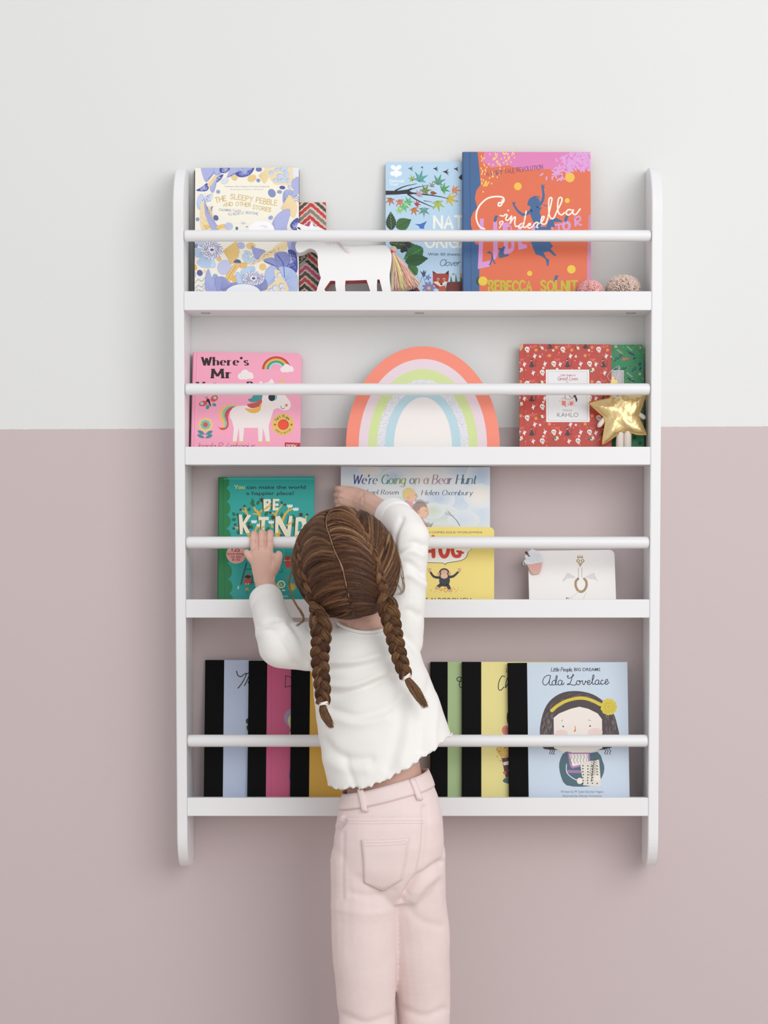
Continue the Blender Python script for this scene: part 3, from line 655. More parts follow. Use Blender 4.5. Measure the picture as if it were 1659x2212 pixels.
def art_cinder(A):
    A.frame(980, 310, 3.607); BL = '#3d6494'; LI = '#d69ad4'; OR = '#df6e4b'
    A.poly([(60, 60), (185, 60), (200, 200), (210, 320), (175, 370), (165, 430), (185, 500), (150, 540), (130, 590), (135, 640), (160, 720), (165, 780), (195, 790), (200, 860), (200, 1240), (60, 1240)], BL)
    A.poly([(205, 60), (1080, 60), (1080, 200), (900, 200), (700, 200), (560, 210), (420, 170), (290, 190), (215, 130)], '#dd7fb6')
    A.poly([(185, 60), (240, 60), (225, 130), (230, 220), (210, 280)], OR)
    rng = random.Random(5)
    for _ in range(150):
        x = rng.uniform(215, 510); y = rng.uniform(68, 380)
        if (x-215)/300+(y-68)/330 < 1.02: A.ell(x, y, 5, 9, '#f1cf74', rng.uniform(-15, 15), 8)
    for k in range(150):
        t = rng.random(); a = rng.uniform(0, 6.28); x = 900+rng.gauss(0, 75); y = 170+rng.gauss(0, 45)-(x-900)*.25
        if k < 60: x = 980+rng.uniform(-80, 90); y = 100+rng.uniform(-30, 110)
        A.ell(min(1062, x), max(76, y), 19, 7, '#dda0da', rng.choice([30, 60, 100, 140]), 8)
    for k in range(12): A.ell(800+rng.uniform(-30, 40), 250+rng.uniform(-30, 60), 16, 7, '#dda0da', rng.uniform(0, 180), 8)
    for x, y, r in ((500, 334, 30), (905, 265, 38), (252, 318, 17), (885, 445, 19), (917, 980, 33), (592, 1012, 20), (228, 1072, 36)): A.ell(x, y, r, r, '#efbe4b' if y < 350 else '#e9c93f')
    A.ell(193, 1070, 20, 34, '#3b4a35', 0, 12, 90, 270)
    A.pen('A FAIRY TALE REVOLUTION', 258, 252, 34, '#7b4a6b', 4.5, 440, rot=-7, jit=.9, gap=2.6)
    # lilac capitals
    LN = lambda pts, w=34: A.line(pts, w, LI, 0)
    A.poly([(205, 585), (235, 585), (225, 900), (222, 925), (290, 910), (282, 958), (188, 978)], LI)
    A.poly([(308, 610), (338, 605), (345, 850), (330, 900), (308, 905)], LI)
    A.poly([(380, 620), (420, 615), (452, 650), (455, 700), (440, 730), (475, 770), (470, 830), (440, 855), (395, 860)], LI); A.ell(432, 672, 13, 26, OR); A.ell(436, 790, 14, 32, OR)
    A.poly([(500, 640), (530, 640), (530, 780), (570, 790), (572, 815), (505, 830), (500, 760)], LI)
    A.poly([(610, 640), (690, 640), (670, 740), (720, 790), (690, 800), (640, 755), (636, 790), (605, 800)], LI)
    for p in ([(715, 660), (745, 635), (770, 665)], [(790, 635), (840, 628)], [(818, 630), (820, 670)]): LN(p, 14)
    A.ell(878, 640, 36, 38, LI); A.ell(878, 645, 14, 20, OR); LN([(950, 640), (945, 575)], 16); A.line([(945, 580), (980, 568), (985, 600), (952, 615), (995, 636)], 13, LI, 3)
    # dancing silhouette
    S = BL
    A.ell(625, 455, 46, 40, S, -10); A.poly([(580, 450), (572, 478), (600, 492), (612, 460)], S); A.line([(610, 425), (628, 412), (655, 414), (670, 422)], 8, S); A.poly([(600, 485), (640, 490), (660, 500), (690, 495), (670, 530), (685, 600), (680, 650), (760, 650), (745, 760), (775, 800), (755, 820), (800, 870), (790, 880), (740, 840), (700, 850), (720, 890), (745, 905), (738, 955), (728, 955), (715, 900), (680, 875), (640, 865), (612, 800), (600, 760), (640, 650), (610, 590), (590, 530)], S)
    A.line([(650, 500), (690, 450), (700, 400), (692, 350)], (26, 15), S); A.line([(692, 352), (688, 325)], 12, S, 0); A.line([(694, 350), (704, 322)], 8, S, 0); A.line([(694, 356), (708, 342)], 7, S, 0)
    A.line([(610, 520), (550, 555), (505, 530), (472, 485)], (26, 14), S); A.line([(474, 490), (462, 462)], 13, S, 0); A.line([(472, 486), (478, 456)], 7, S, 0)
    A.line([(700, 480), (735, 488), (750, 500)], 6, S); A.poly([(740, 600), (800, 580), (840, 600), (850, 610), (780, 612), (790, 650), (720, 650)], S)
    for x, y in ((325, 590), (875, 590), (795, 1055)): A.ell(x, y, 12, 24, S, 15); A.ell(x+6, y-20, 12, 10, S); A.poly([(x+12, y-26), (x+26, y-20), (x+12, y-14)], S)
    A.poly([(345, 815), (375, 815), (390, 800), (402, 805), (395, 825), (385, 850), (395, 865), (425, 862), (430, 875), (395, 885), (355, 895), (350, 860), (360, 835)], S); A.line([(265, 850), (290, 855), (300, 880), (292, 920), (280, 945)], 11, S); A.line([(300, 885), (310, 915), (322, 935)], 10, S); A.line([(268, 852), (280, 840), (288, 850)], 7, S)
    C = '#fbf0e4'
    A.line([(378, 440), (372, 478), (350, 486), (352, 462), (380, 462), (392, 440), (378, 418), (320, 414), (260, 430), (205, 480), (178, 540), (180, 600), (205, 650), (240, 665)], 13, C)
    A.line([(355, 660), (385, 610), (362, 610), (360, 630)], 9, C); 
    A.frame(1070, 410, 4.76)
    for q in '50,265 85,270 100,255 122,260 106,300 125,315 152,290 168,268 158,320 152,345 185,292 206,282 200,330 208,375 238,372/278,345 252,360 242,388 264,390 292,350 318,215 302,300 288,370 302,390 326,370/326,374 360,360 355,345 336,360 336,390 360,392 386,372/386,374 402,350 424,335 440,345 425,378 436,390/456,345 490,310 502,276 480,282 470,325 485,352 520,345 542,280/542,280 580,110 571,80 550,110 552,240 570,290 600,290 640,205/640,210 682,120 680,82 652,90 640,170 650,235 680,258 712,235/792,210 752,205 727,235 750,260 786,235 802,205 797,240 826,254 872,198'.split('/'): A.line([tuple(map(float, p.split(','))) for p in q.split()], 15, C)
    A.ell(133, 213, 9, 9, C); A.frame(980, 310, 3.607)
    A.pen('REBECCA', 275, 1150, 78, '#c5b92c', 16, 330, jit=.3, gap=2.6); A.pen('SOLNIT', 680, 1150, 78, '#c5b92c', 16, 280, jit=.3, gap=2.6)
    A.poly([(1050, 560), (1100, 540), (1100, 1240), (1035, 1240), (1040, 900)], '#c98aa9')
B = Book('fairy_tale_book', 'large orange book with a blue dancing silhouette, tallest on the top shelf', (1001.5, 328), (1275.5, 328.5), 0, 0.014, 8, '#df6e4b', gap=0.0135, spine='#37598a', edge='#d9d2c8')
art_cinder(B.art)
B.art.frame(0, 0, 1).line([(1014.5, 320), (1018.5, 700)], 1.6, '#2f4f7c', 0)
B.done()

# ---------------------------------------------------------------- row two: pink board book, red and green small books
def art_pinkuni(A):
    A.frame(370, 660, 4.608); K = '#2a1721'
    A.line([(258, 440), (238, 900), (225, 1440)], 5, '#e690b0', 0); A.line([(268, 440), (250, 900), (237, 1440)], 3, '#fcc4d6', 0)
    A.pen("Where's", 308, 594, 78, K, 25, 455, gap=3.4, nib=.86, serif=1.5); A.pen('Mr', 408, 720, 86, K, 30, 185, gap=3.6, nib=.86, serif=1.6); A.pen('Unicorn?', 262, 850, 90, K, 30, 540, gap=3.4, nib=.86, serif=1.6)
    for r, c in ((146, '#c4473f'), (122, '#f0b64c'), (98, '#3a9c8c'), (76, '#a7d9d3'), (58, '#fba4bd')):
        A.ell(1045, 634, r*.97, r*.88, c, 0, 24, 180, 360)
    WC = '#f4ecea'
    for cx, cy, s in ((1152, 630, 1), (740, 695, 1.18)):
        for x, y, r in ((-35, 8, 32), (-5, -18, 34), (32, 0, 32), (0, 10, 30), (-45, 14, 20), (48, 12, 20)): A.ell(cx+x*s, cy+y*s, r*s, r*s*.9, WC)
        A.poly([(cx-48*s, cy+8*s), (cx+48*s, cy+8*s), (cx+48*s, cy+30*s), (cx-48*s, cy+30*s)], WC)
    # tail, mane, body
    A.poly([(650, 990), (570, 985), (500, 1020), (475, 1090), (500, 1150), (520, 1200), (480, 1225), (458, 1205), (490, 1240), (545, 1235), (575, 1180), (560, 1120), (575, 1060), (610, 1020), (650, 1012)], '#f3c06a', 2)
    A.poly([(640, 1000), (575, 1000), (520, 1040), (510, 1100), (535, 1160), (525, 1215), (490, 1228), (530, 1238), (570, 1190), (555, 1120), (570, 1060), (620, 1015)], '#7fc4c0', 2)
    A.poly([(640, 1008), (590, 1012), (545, 1050), (530, 1100), (555, 1165), (540, 1215), (470, 1212), (460, 1200), (500, 1240), (555, 1225), (572, 1180), (565, 1110), (585, 1050), (630, 1016)], '#d0524a', 2)
    B_ = '#f3ebe8'
    A.poly([(585, 1060), (610, 1020), (660, 1000), (740, 995), (900, 985), (905, 880), (930, 770), (1000, 760), (1090, 850), (1140, 900), (1185, 960), (1192, 1000), (1170, 1035), (1120, 1045), (1060, 1020), (1020, 1035), (990, 1130), (968, 1200), (985, 1370), (950, 1378), (912, 1215), (905, 1370), (868, 1374), (862, 1218), (725, 1218), (712, 1365), (680, 1372), (672, 1215), (645, 1370), (610, 1372), (622, 1220), (605, 1150), (582, 1110)], B_)
    for x in (628, 694, 886, 962): A.poly([(x-22, 1375), (x-14, 1352), (x+22, 1352), (x+14, 1375)], '#e9c07e')
    A.poly([(960, 770), (1000, 725), (1028, 775)], B_); A.poly([(870, 780), (890, 748), (920, 780)], B_)
    for k in range(3): A.line([(1075+k*18, 745+k*4-k*8), (1090+k*18, 765-k*8)], 7, '#e6b955', 0)
    A.poly([(1078, 760), (1140, 705), (1100, 775)], '#ecc66a')
    A.poly([(905, 880), (860, 882), (820, 890), (800, 920), (762, 935), (790, 960), (840, 960), (900, 930)], '#3f9a97', 2); A.poly([(900, 930), (840, 965), (752, 985), (790, 1020), (840, 1018), (895, 990)], '#c95a55', 2); A.poly([(898, 960), (870, 1010), (800, 1030), (730, 1020), (770, 1060), (830, 1072), (885, 1045)], '#eebc55', 2)
    A.ell(1018, 910, 36, 38, '#7fc4cf'); A.ell(1000, 914, 34, 38, '#1e2430'); A.ell(1146, 993, 15, 14, '#dd8b6e'); A.line([(1090, 1000), (1098, 1022), (1115, 1028), (1130, 1018)], 5, '#3a2a30')
    # butterfly, flower, badge
    for x, y, rx, ry, r, c in ((318, 975, 44, 26, -15, '#cd5c50'), (428, 925, 40, 30, -35, '#cd5c50'), (362, 1010, 18, 24, 20, '#3f9a97'), (428, 988, 20, 16, 20, '#3f9a97')): A.ell(x, y, rx, ry, c, r)
    A.ell(305, 975, 17, 15, '#a7d6d6'); A.ell(435, 918, 16, 15, '#a7d6d6'); A.poly([(360, 950), (384, 945), (398, 1010), (380, 990)], '#2a1c30'); A.ell(366, 944, 18, 16, '#2a1c30')
    A.line([(360, 930), (335, 912)], 4, '#2a1c30', 0); A.line([(368, 928), (353, 905)], 4, '#2a1c30', 0)
    for k in range(8):
        a = k*PI/4; A.ell(340+48*math.cos(a), 1186+46*math.sin(a), 28, 26, '#f1cf84')
    A.ell(340, 1186, 48, 46, '#e7d28f')
    for k in range(8): a = k*PI/4; A.ell(340+34*math.cos(a), 1186+33*math.sin(a), 17, 15, '#7cc0b8')
    A.ell(340, 1186, 34, 32, '#7cc0b8'); A.ell(340, 1186, 25, 24, '#d05a50')
    for x, y, r in ((262, 1245, 28), (258, 1284, 25), (412, 1248, 152), (412, 1286, 155)): A.leaf(x, y, 84, 17, r, '#4a8f96')
    A.star(1112, 1185, 112, 30, .95, '#e9c16a'); A.ell(1115, 1186, 55, 52, '#b2402c'); A.ell(1113, 1188, 50, 47, '#ef4f2e')
    for i, ch in enumerate('Felt Flaps'):
        a = math.radians(-150+i*11.5); A.pen(ch, 1112+70*math.cos(a), 1185+70*math.sin(a), 26, '#54602c', 4.5, rot=math.degrees(a)+90) if ch != ' ' else 0
    for i, ch in enumerate('and a mirror'):
        a = math.radians(145-i*10); A.pen(ch, 1112+92*math.cos(a), 1185+92*math.sin(a), 22, '#7d7032', 3.6, rot=math.degrees(a)-90) if ch != ' ' else 0
    for x in (1032, 1196): A.star(x, 1186, 16, 5, .5, '#c4473f')
    A.poly([(1130, 1362), (1290, 1368), (1290, 1480), (1130, 1480)], '#bc3340'); A.pen('nosy', 1146, 1415, 50, '#f8dfe0', 6, 92, gap=.8, slant=.2)
    A.pen('Ingela P Arrhenius', 262, 1428, 62, '#8f3d5c', 4.5, 560, gap=.9, slant=.35)
B = Book('board_book', 'pink board book with a white unicorn, at the left of the second shelf', (419, 760.5), (652, 763), 1, 0.014, 10, '#f9abc5', gap=0.004, rad=(0, .004, .009, 0), kind='board', page='#e8b5c5', spine='#f3a5bf', edge='#f2b3c7')
art_pinkuni(B.art); B.done()

def tile(A, cells, x0, x1, y0, y1, px, py):
    for r in range(int((y1-y0)/py)+2):
        for c in range(int((x1-x0)/px)+2):
            cells(A, x0+c*px, y0+r*py)
def art_kahlo(A):
    A.frame(1110, 730, 9.217); rng = random.Random(9)
    A.line([(205, 100), (207, 2200)], 9, '#a83a30', 0)
    def skull(x, y):
        A.ell(x, y, 48, 46, '#f4ece2', 15); A.ell(x+10, y+52, 28, 20, '#f0d3c8', 15); A.ell(x-14, y+2, 9, 16, '#26171a', 15); A.ell(x+18, y+8, 8, 15, '#26171a', 15); A.ell(x-2, y+28, 4, 5, '#26171a')
    def dove(x, y):
        A.poly([(x-38, y+20), (x-22, y+5), (x-20, y-45), (x+2, y-20), (x+30, y-5), (x+42, y-10), (x+22, y+15), (x+5, y+40), (x+10, y+62), (x-12, y+66), (x-12, y+42), (x-34, y+38)], '#f6f0f2'); A.line([(x-16, y-30), (x+6, y+6)], 7, '#5a4a58', 0)
    def lady(x, y):
        A.poly([(x-55, y+62), (x-18, y-10), (x-16, y-50), (x+14, y-50), (x+24, y-10), (x+60, y+60), (x, y+80)], '#43323c'); A.ell(x-8, y-66, 20, 22, '#2a1c22'); A.ell(x-8, y-58, 12, 14, '#e9c9b4'); A.ell(x, y-92, 13, 10, '#2a1c22'); A.line([(x+50, y+55), (x+85, y+40), (x+70, y-5), (x+92, y-40), (x+86, y-60)], 8, '#4a1f22')
    def flag(x, y): A.poly([(x-48, y-10), (x-20, y-28), (x-5, y+22), (x-35, y+28)], '#3f5b37'); A.poly([(x-20, y-28), (x+30, y-34), (x+42, y+30), (x-5, y+22)], '#f3ead9'); A.ell(x+12, y, 8, 10, '#c9ab80')
    def ring(x, y): A.ell(x, y, 30, 30, '#f09e45'); A.ell(x, y, 9, 9, '#b56a2c')
    def flw(x, y):
        for k in range(5): A.ell(x+13*math.cos(k*1.257), y+13*math.sin(k*1.257), 12, 12, '#f8e4e2')
        A.ell(x, y, 6, 6, '#df7f7a')
    def melon(x, y): A.ell(x, y, 62, 52, '#e0706c', 0, 14, 10, 165); A.ell(x, y-4, 50, 40, '#d3504a', 0, 14, 10, 165)
    def lf(x, y, r): A.leaf(x, y, 62, 15, r, '#94695a', '#7a4c40')
    PX, PY = 712, 1362
    for R in range(-1, 2):
        for C in range(-1, 3):
            ox, oy = C*PX, R*PY
            for _ in range(16): A.star(rng.uniform(120, 830)+ox, rng.uniform(130, 1490)+oy, 30, 5, .5, '#d9564f')
            for f, pts in ((skull, [(265, 220), (795, 505), (565, 680)]), (dove, [(420, 345), (215, 510), (390, 680), (1120-PX+216, 500+0)]), (lady, [(355, 510), (712, 140)]), (flag, [(552, 205), (100+40, 630), (820, 630+22-0)]),
                           (ring, [(440, 240), (845, 188), (708, 352)]), (flw, [(785, 248), (522, 370), (588, 598)]), (melon, [(365, 150), (860, 400), (365, 820)])):
                for x, y in pts: f(x+ox, y+oy)
            for x, y, r in ((260, 380, -60), (560, 350, -10), (620, 260, 30), (150, 780, -60), (720, 610, -40)): lf(x+ox, y+oy, r)
            for _ in range(14): A.ell(rng.uniform(120, 830)+ox, rng.uniform(130, 870)+oy, 9, 9, rng.choice(['#f7dcd0', '#f3a26e', '#f0b8a8']), 0, 8)
            # second half of the repeat
            oy += 681
            for f, pts in ((skull, [(265, 900-0-681+0), (795, 505), (565, 680)]), (dove, [(420, 345), (215, 510), (390, 680), (620, 505)]), (lady, [(355, 510)]), (flag, [(552, 205+0), (140, 630), (820, 640)]), (ring, [(440, 240), (845, 188), (708, 352)]), (flw, [(785, 248), (522, 370), (588, 598)]), (melon, [(365, 150), (860, 400), (365, 820)])):
                for x, y in pts: f(x+ox, y+oy)
            for x, y, r in ((260, 380, -60), (560, 350, -10), (620, 260, 30), (150, 780, -60), (720, 610, -40)): lf(x+ox, y+oy, r)
            for _ in range(14): A.ell(rng.uniform(120, 830)+ox, rng.uniform(130, 870)+oy, 9, 9, rng.choice(['#f7dcd0', '#f3a26e', '#f0b8a8']), 0, 8)
    A.poly([(100, 120), (190, 120), (180, 200), (140, 250), (100, 260)], '#c8b08f')
    A.poly([(637, 632), (1500, 632), (1508, 1675), (645, 1675)], '#f6f1f0'); A.poly([(672, 665), (1464, 665), (1470, 1645), (680, 1645)], '#b3c3ca'); A.poly([(680, 673), (1456, 673), (1462, 1637), (688, 1637)], '#ececee')
    A.pen('Little Guides to', 925, 760, 40, '#bb6a72', 6, 300, gap=2, slant=.15); A.pen('Great Lives', 870, 842, 68, '#b84a52', 8.5, 400, gap=1.6, slant=.2); A.line([(1040, 880), (1085, 880)], 9, '#777777', 0)
    A.poly([(900, 1250), (950, 1190), (1010, 1180), (1060, 1215), (1140, 1180), (1190, 1195), (1240, 1270), (1200, 1340), (1060, 1370), (960, 1350)], '#eee0de'); A.line([(960, 1200), (1040, 1218), (1130, 1215), (1190, 1190)], 10, '#b5a08a')
    A.poly([(955, 1255), (1030, 1255), (1030, 1350), (965, 1340)], '#ec6f5e'); A.poly([(1115, 1270), (1185, 1265), (1175, 1335), (1115, 1345)], '#ec6f5e')
    for x in (985, 1008, 1138, 1162): A.line([(x, 1258), (x+3, 1340)], 7, '#f7b0a4', 0)
    for k in range(30): A.ell(900+rng.uniform(0, 330), 1240+rng.uniform(0, 120), 5, 6, rng.choice(['#8d6b5d', '#7d7f8a', '#e5a79a']), 0, 7)
    A.line([(1020, 1140), (1015, 1180), (1040, 1195)], 9, '#2b2630'); A.line([(1100, 1150), (1150, 1185)], 11, '#2b2630', 0); A.line([(1150, 1190), (1190, 1190)], 6, '#2b2630', 0); A.poly([(1175, 1165), (1200, 1130), (1245, 1130), (1238, 1160), (1265, 1220), (1255, 1275), (1235, 1265), (1215, 1190)], '#2b2840')
    A.ell(1030, 1365, 10, 8, '#4b5147'); A.text('FRIDA', 972, 1458, 36, '#8a8287', 190, off=-.004); A.text('KAHLO', 862, 1575, 92, '#55575b', 420, off=-.012)
B = Book('small_gift_book', 'red patterned small book with a framed white label, on the second shelf', (1122.5, 743), (1320.5, 744), 1, 0.011, 8, '#bf4338', gap=0.0135, rad=(0, .001, .001, .006), edge='#8d3a33')
art_kahlo(B.art); B.done()
def art_green(A):
    A.frame(1090, 700, 4.74); rng = random.Random(12); DK = '#1f4f63'
    for R in range(4):
        for C in range(3):
            ox, oy = C*205-60, R*270-30
            for x, y in ((1140, 260), (1385, 270), (1390, 490)): A.star(x+ox*0, y+oy, 20, 6, .3, '#d9c8a8', rng.uniform(0, 60))
            for bx, by, r in ((1150, 300, 38), (1250, 265, 40), (1410, 320, 55)):
                for k in range(5):
                    a = math.radians(r); X, Y = bx+k*15*math.cos(a), by+oy+k*15*math.sin(a); A.leaf(X, Y, 17, 4.5, r-75, '#e5e2b9'); 
            for x, y in ((1200, 225), (1120, 400), (1160, 375), (1300, 235)):
                for k in range(4): A.leaf(x+k*12, y+oy-k*8, 20, 5.5, rng.choice([-80, 60, 30]), DK)
            for x, y in ((1330, 385), (1385, 440), (1130, 220), (1390, 218)): A.ell(x, y+oy, 14, 19, '#27456e', 25)
            A.poly([(1195, 395+oy), (1215, 375+oy), (1260, 378+oy), (1275, 370+oy), (1270, 392+oy), (1240, 398+oy), (1215, 405+oy)], '#c98361'); A.line([(1210, 372+oy), (1198, 362+oy)], 5, '#c98361', 0); A.line([(1250, 378+oy), (1256, 362+oy)], 5, '#c98361', 0)
            A.poly([(1240, 295+oy), (1300, 325+oy), (1335, 345+oy), (1325, 355+oy), (1280, 335+oy)], '#1d3e5a')
            for _ in range(16): A.ell(rng.uniform(1090, 1450), rng.uniform(200, 470)+oy, 4, 4, rng.choice([DK, '#dcd9b0', '#2b8a5b']), 0, 7)
            for _ in range(5): A.leaf(rng.uniform(1090, 1440), rng.uniform(200, 460)+oy, 26, 7, rng.uniform(0, 180), '#a5714e')
    A.poly([(780, 473), (1220, 473), (1220, 1000), (780, 1000)], '#e9e6e4'); A.poly([(800, 488), (1208, 488), (1208, 985), (800, 985)], '#8f9f9d'); A.poly([(804, 492), (1203, 492), (1203, 980), (804, 980)], '#dcd7dc')
B = Book('small_gift_book', 'green patterned small book with leaf sprigs, tucked behind the red one', (1202, 745), (1389, 744.5), 1, 0.011, 8, '#2c9a64', gap=0.0015, rad=(0, .001, .003, 0), edge='#1f6f4c')
art_green(B.art); B.done()

# ---------------------------------------------------------------- row three: teal, watercolour and yellow books, white booklet
def art_kind(A):
    A.frame(460, 1010, 5.925); GD, GR, YE, CR = '#12764c', '#1e8a55', '#e2b244', '#f3ead2'
    A.poly([(60, 100), (150, 112), (185, 1720), (60, 1720)], '#1a7d45')
    for x, y, q in ((132, 190, 82), (142, 352, 92), (146, 522, 92), (150, 690, 90), (152, 880, 104), (158, 1105, 122), (165, 1330, 108), (172, 1525, 98), (180, 1700, 92)): A.ell(x, y, 78, q, '#1a7d45')
    A.line([(128, 120), (135, 900), (150, 1720)], 5, '#126137', 0)
    A.line([(140, 144), (1300, 144)], 7, '#6fcfc4', 0)
    DK = '#173a3c'
    A.text('You', 270, 272, 50, '#d9d26a', 135, off=.02); A.text('can make the world', 432, 272, 46, DK, 755, off=.018); A.text('a happier place!', 425, 350, 46, DK, 610, off=.018)
    # tree
    for p, w in (([(470, 880), (430, 820), (360, 780), (290, 770)], (40, 16)), ([(540, 890), (545, 800), (600, 740)], (34, 14)), ([(620, 900), (600, 620), (540, 540), (520, 480)], (40, 18)), ([(590, 600), (510, 590)], (20, 12)), ([(600, 580), (640, 540), (730, 490)], (26, 14)), ([(450, 620), (430, 570), (405, 500)], (26, 16)), ([(430, 575), (360, 545)], (18, 14)),
        ([(820, 900), (800, 620), (880, 480)], (40, 16)), ([(810, 600), (740, 575)], (20, 14)), ([(880, 700), (930, 590), (990, 540), (1060, 530)], (34, 16)), ([(960, 560), (975, 500)], (18, 12)), ([(760, 760), (740, 700)], (26, 14)), ([(860, 880), (840, 800)], (40, 20)), ([(1040, 900), (1120, 850)], (40, 30)), ([(1180, 680), (1200, 600)], (24, 16)), ([(520, 890), (560, 760), (585, 740)], (30, 14)), ([(650, 800), (620, 740)], (20, 14))): A.line(p, w, YE)
    for x, y, l, r in ((515, 470, 80, -100), (540, 500, 90, -140), (560, 480, 70, -60), (280, 620, 60, -120), (300, 660, 70, 170), (300, 620, 50, -50), (400, 650, 60, -90), (660, 620, 80, -50), (880, 640, 70, -90), (1040, 660, 70, -110), (500, 790, 60, -100), (480, 700, 60, 150), (720, 760, 70, 120), (330, 860, 60, -110), (900, 780, 60, 110), (1020, 760, 70, -80), (760, 540, 60, -80), (450, 560, 60, -60), (860, 850, 60, 60), (1040, 860, 60, -60), (700, 800, 60, 150)): A.leaf(x, y, l, 20, r, '#14663f', '#1e8a55')
    for x, y in ((405, 492), (355, 540), (880, 448), (920, 475), (735, 577), (1205, 602), (285, 730), (265, 780), (735, 478)): A.ell(x, y, 17, 15, '#4a3226')
    for x, y in ((985, 500), (1060, 540), (525, 700), (595, 745), (745, 705)):
        for d in (-22, 0, 22): A.ell(x+d, y-8+abs(d)*.1, 13, 22, '#e4f0ec', d)
    for x, y in ((625, 415), (770, 640), (1125, 605), (455, 760)): A.star(x, y, 42, 6, .45, '#3d2a24')
    def cut(pts, sh=14): A.poly([(x-sh, y) for x, y in pts], '#2a2f2c'); A.poly(pts, CR)
    cut([(645, 405), (735, 405), (745, 440), (725, 475), (735, 510), (715, 555), (650, 560)]); A.ell(697, 445, 13, 16, '#24a09b'); A.ell(692, 513, 13, 16, '#24a09b')
    cut([(765, 402), (850, 402), (850, 430), (795, 430), (795, 460), (840, 462), (838, 490), (795, 490), (795, 515), (838, 512), (836, 545), (762, 550)])
    cut([(330, 602), (370, 602), (385, 700), (440, 605), (492, 608), (415, 720), (475, 835), (420, 840), (385, 760), (378, 855), (345, 855)]); cut([(580, 632), (715, 632), (715, 672), (668, 674), (660, 800), (690, 830), (690, 850), (615, 850), (620, 672), (582, 672)]); cut([(800, 625), (855, 620), (950, 800), (975, 620), (1020, 620), (990, 890), (930, 890), (838, 720), (835, 840), (795, 840)]); cut([(1060, 640), (1120, 632), (1190, 660), (1200, 740), (1160, 850), (1045, 870)]); A.poly([(1095, 690), (1130, 690), (1145, 740), (1120, 810), (1085, 820)], '#24a09b')
    for p in ([(655, 540), (740, 480)], [(622, 780), (665, 745)], [(945, 740), (1015, 700)]): A.line(p, 20, YE, 0)
    # badge, ladder, children, flowers
    A.ell(298, 1110, 128, 120, '#e7c18e'); A.ell(298, 1110, 122, 114, '#f1aaa5')
    A.text('125', 240, 1075, 54, '#8f2f3b', 105, off=.02); A.text('kind things', 186, 1118, 34, '#9a3a45', 230, off=.01); A.text('to say', 232, 1155, 34, '#9a3a45', 130, off=.01); A.text('& do', 246, 1193, 34, '#9a3a45', 100, off=.01)
    for p in ([(430, 1220), (360, 1490)], [(540, 1230), (490, 1490)]): A.line(p, 20, '#17604c', 0)
    for y in (1300, 1400, 1470): A.line([(400, y), (530, y)], 12, '#17604c', 0)
    A.poly([(405, 1420), (480, 1420), (490, 1490), (395, 1490)], '#cf4633'); A.ell(450, 1400, 34, 28, '#7d4a34'); A.ell(450, 1396, 36, 20, '#1f2322'); A.star(460, 1368, 20, 5, .5, '#e0553f')
    for x in (425, 455): A.line([(x, 1485), (x-4, 1495)], 12, '#eee5d8', 0)
    A.poly([(918, 1195), (1000, 1190), (990, 1285), (935, 1285)], '#d0463a'); A.line([(910, 1190), (1010, 1186)], 10, '#e7cfa8', 0); A.ell(955, 1160, 36, 30, '#c9402f'); A.line([(900, 1050), (918, 1180)], 4, '#8fd1c8', 0); A.line([(850, 1340), (890, 1340), (890, 1300)], 8, '#17343a', 0)
    for x, y in ((870, 1500), (435, 1560), (800, 1500)): A.star(x, y, 30, 6, .5, '#d9b648')
    for k in range(10): A.ell(875+44*math.cos(k*.63), 1495+42*math.sin(k*.63), 9, 14, '#eef0dc', math.degrees(k*.63))
    A.star(1010, 1530, 60, 9, .6, '#d9b13f'); A.ell(905, 1570, 24, 10, '#efe6d2'); A.line([(325, 1525), (322, 1548)], 16, '#e8ebd9', 0); A.line([(435, 1560), (432, 1610)], 6, '#112233', 0); A.poly([(930, 1420), (970, 1400), (960, 1440)], '#c75a4d')
    A.text('Naomi Shulman', 560, 1662, 40, '#cfe8e2', 400)
B = Book('picture_book', 'teal picture book with a green scalloped spine, behind the child\'s left hand', (474, 1030.5), (678.5, 1029), 2, 0.013, 12, '#1fa39c', gap=0.003, spine='#166f3c', edge='#7fd0c6', page='#d9efe9')
art_kind(B.art); B.done()
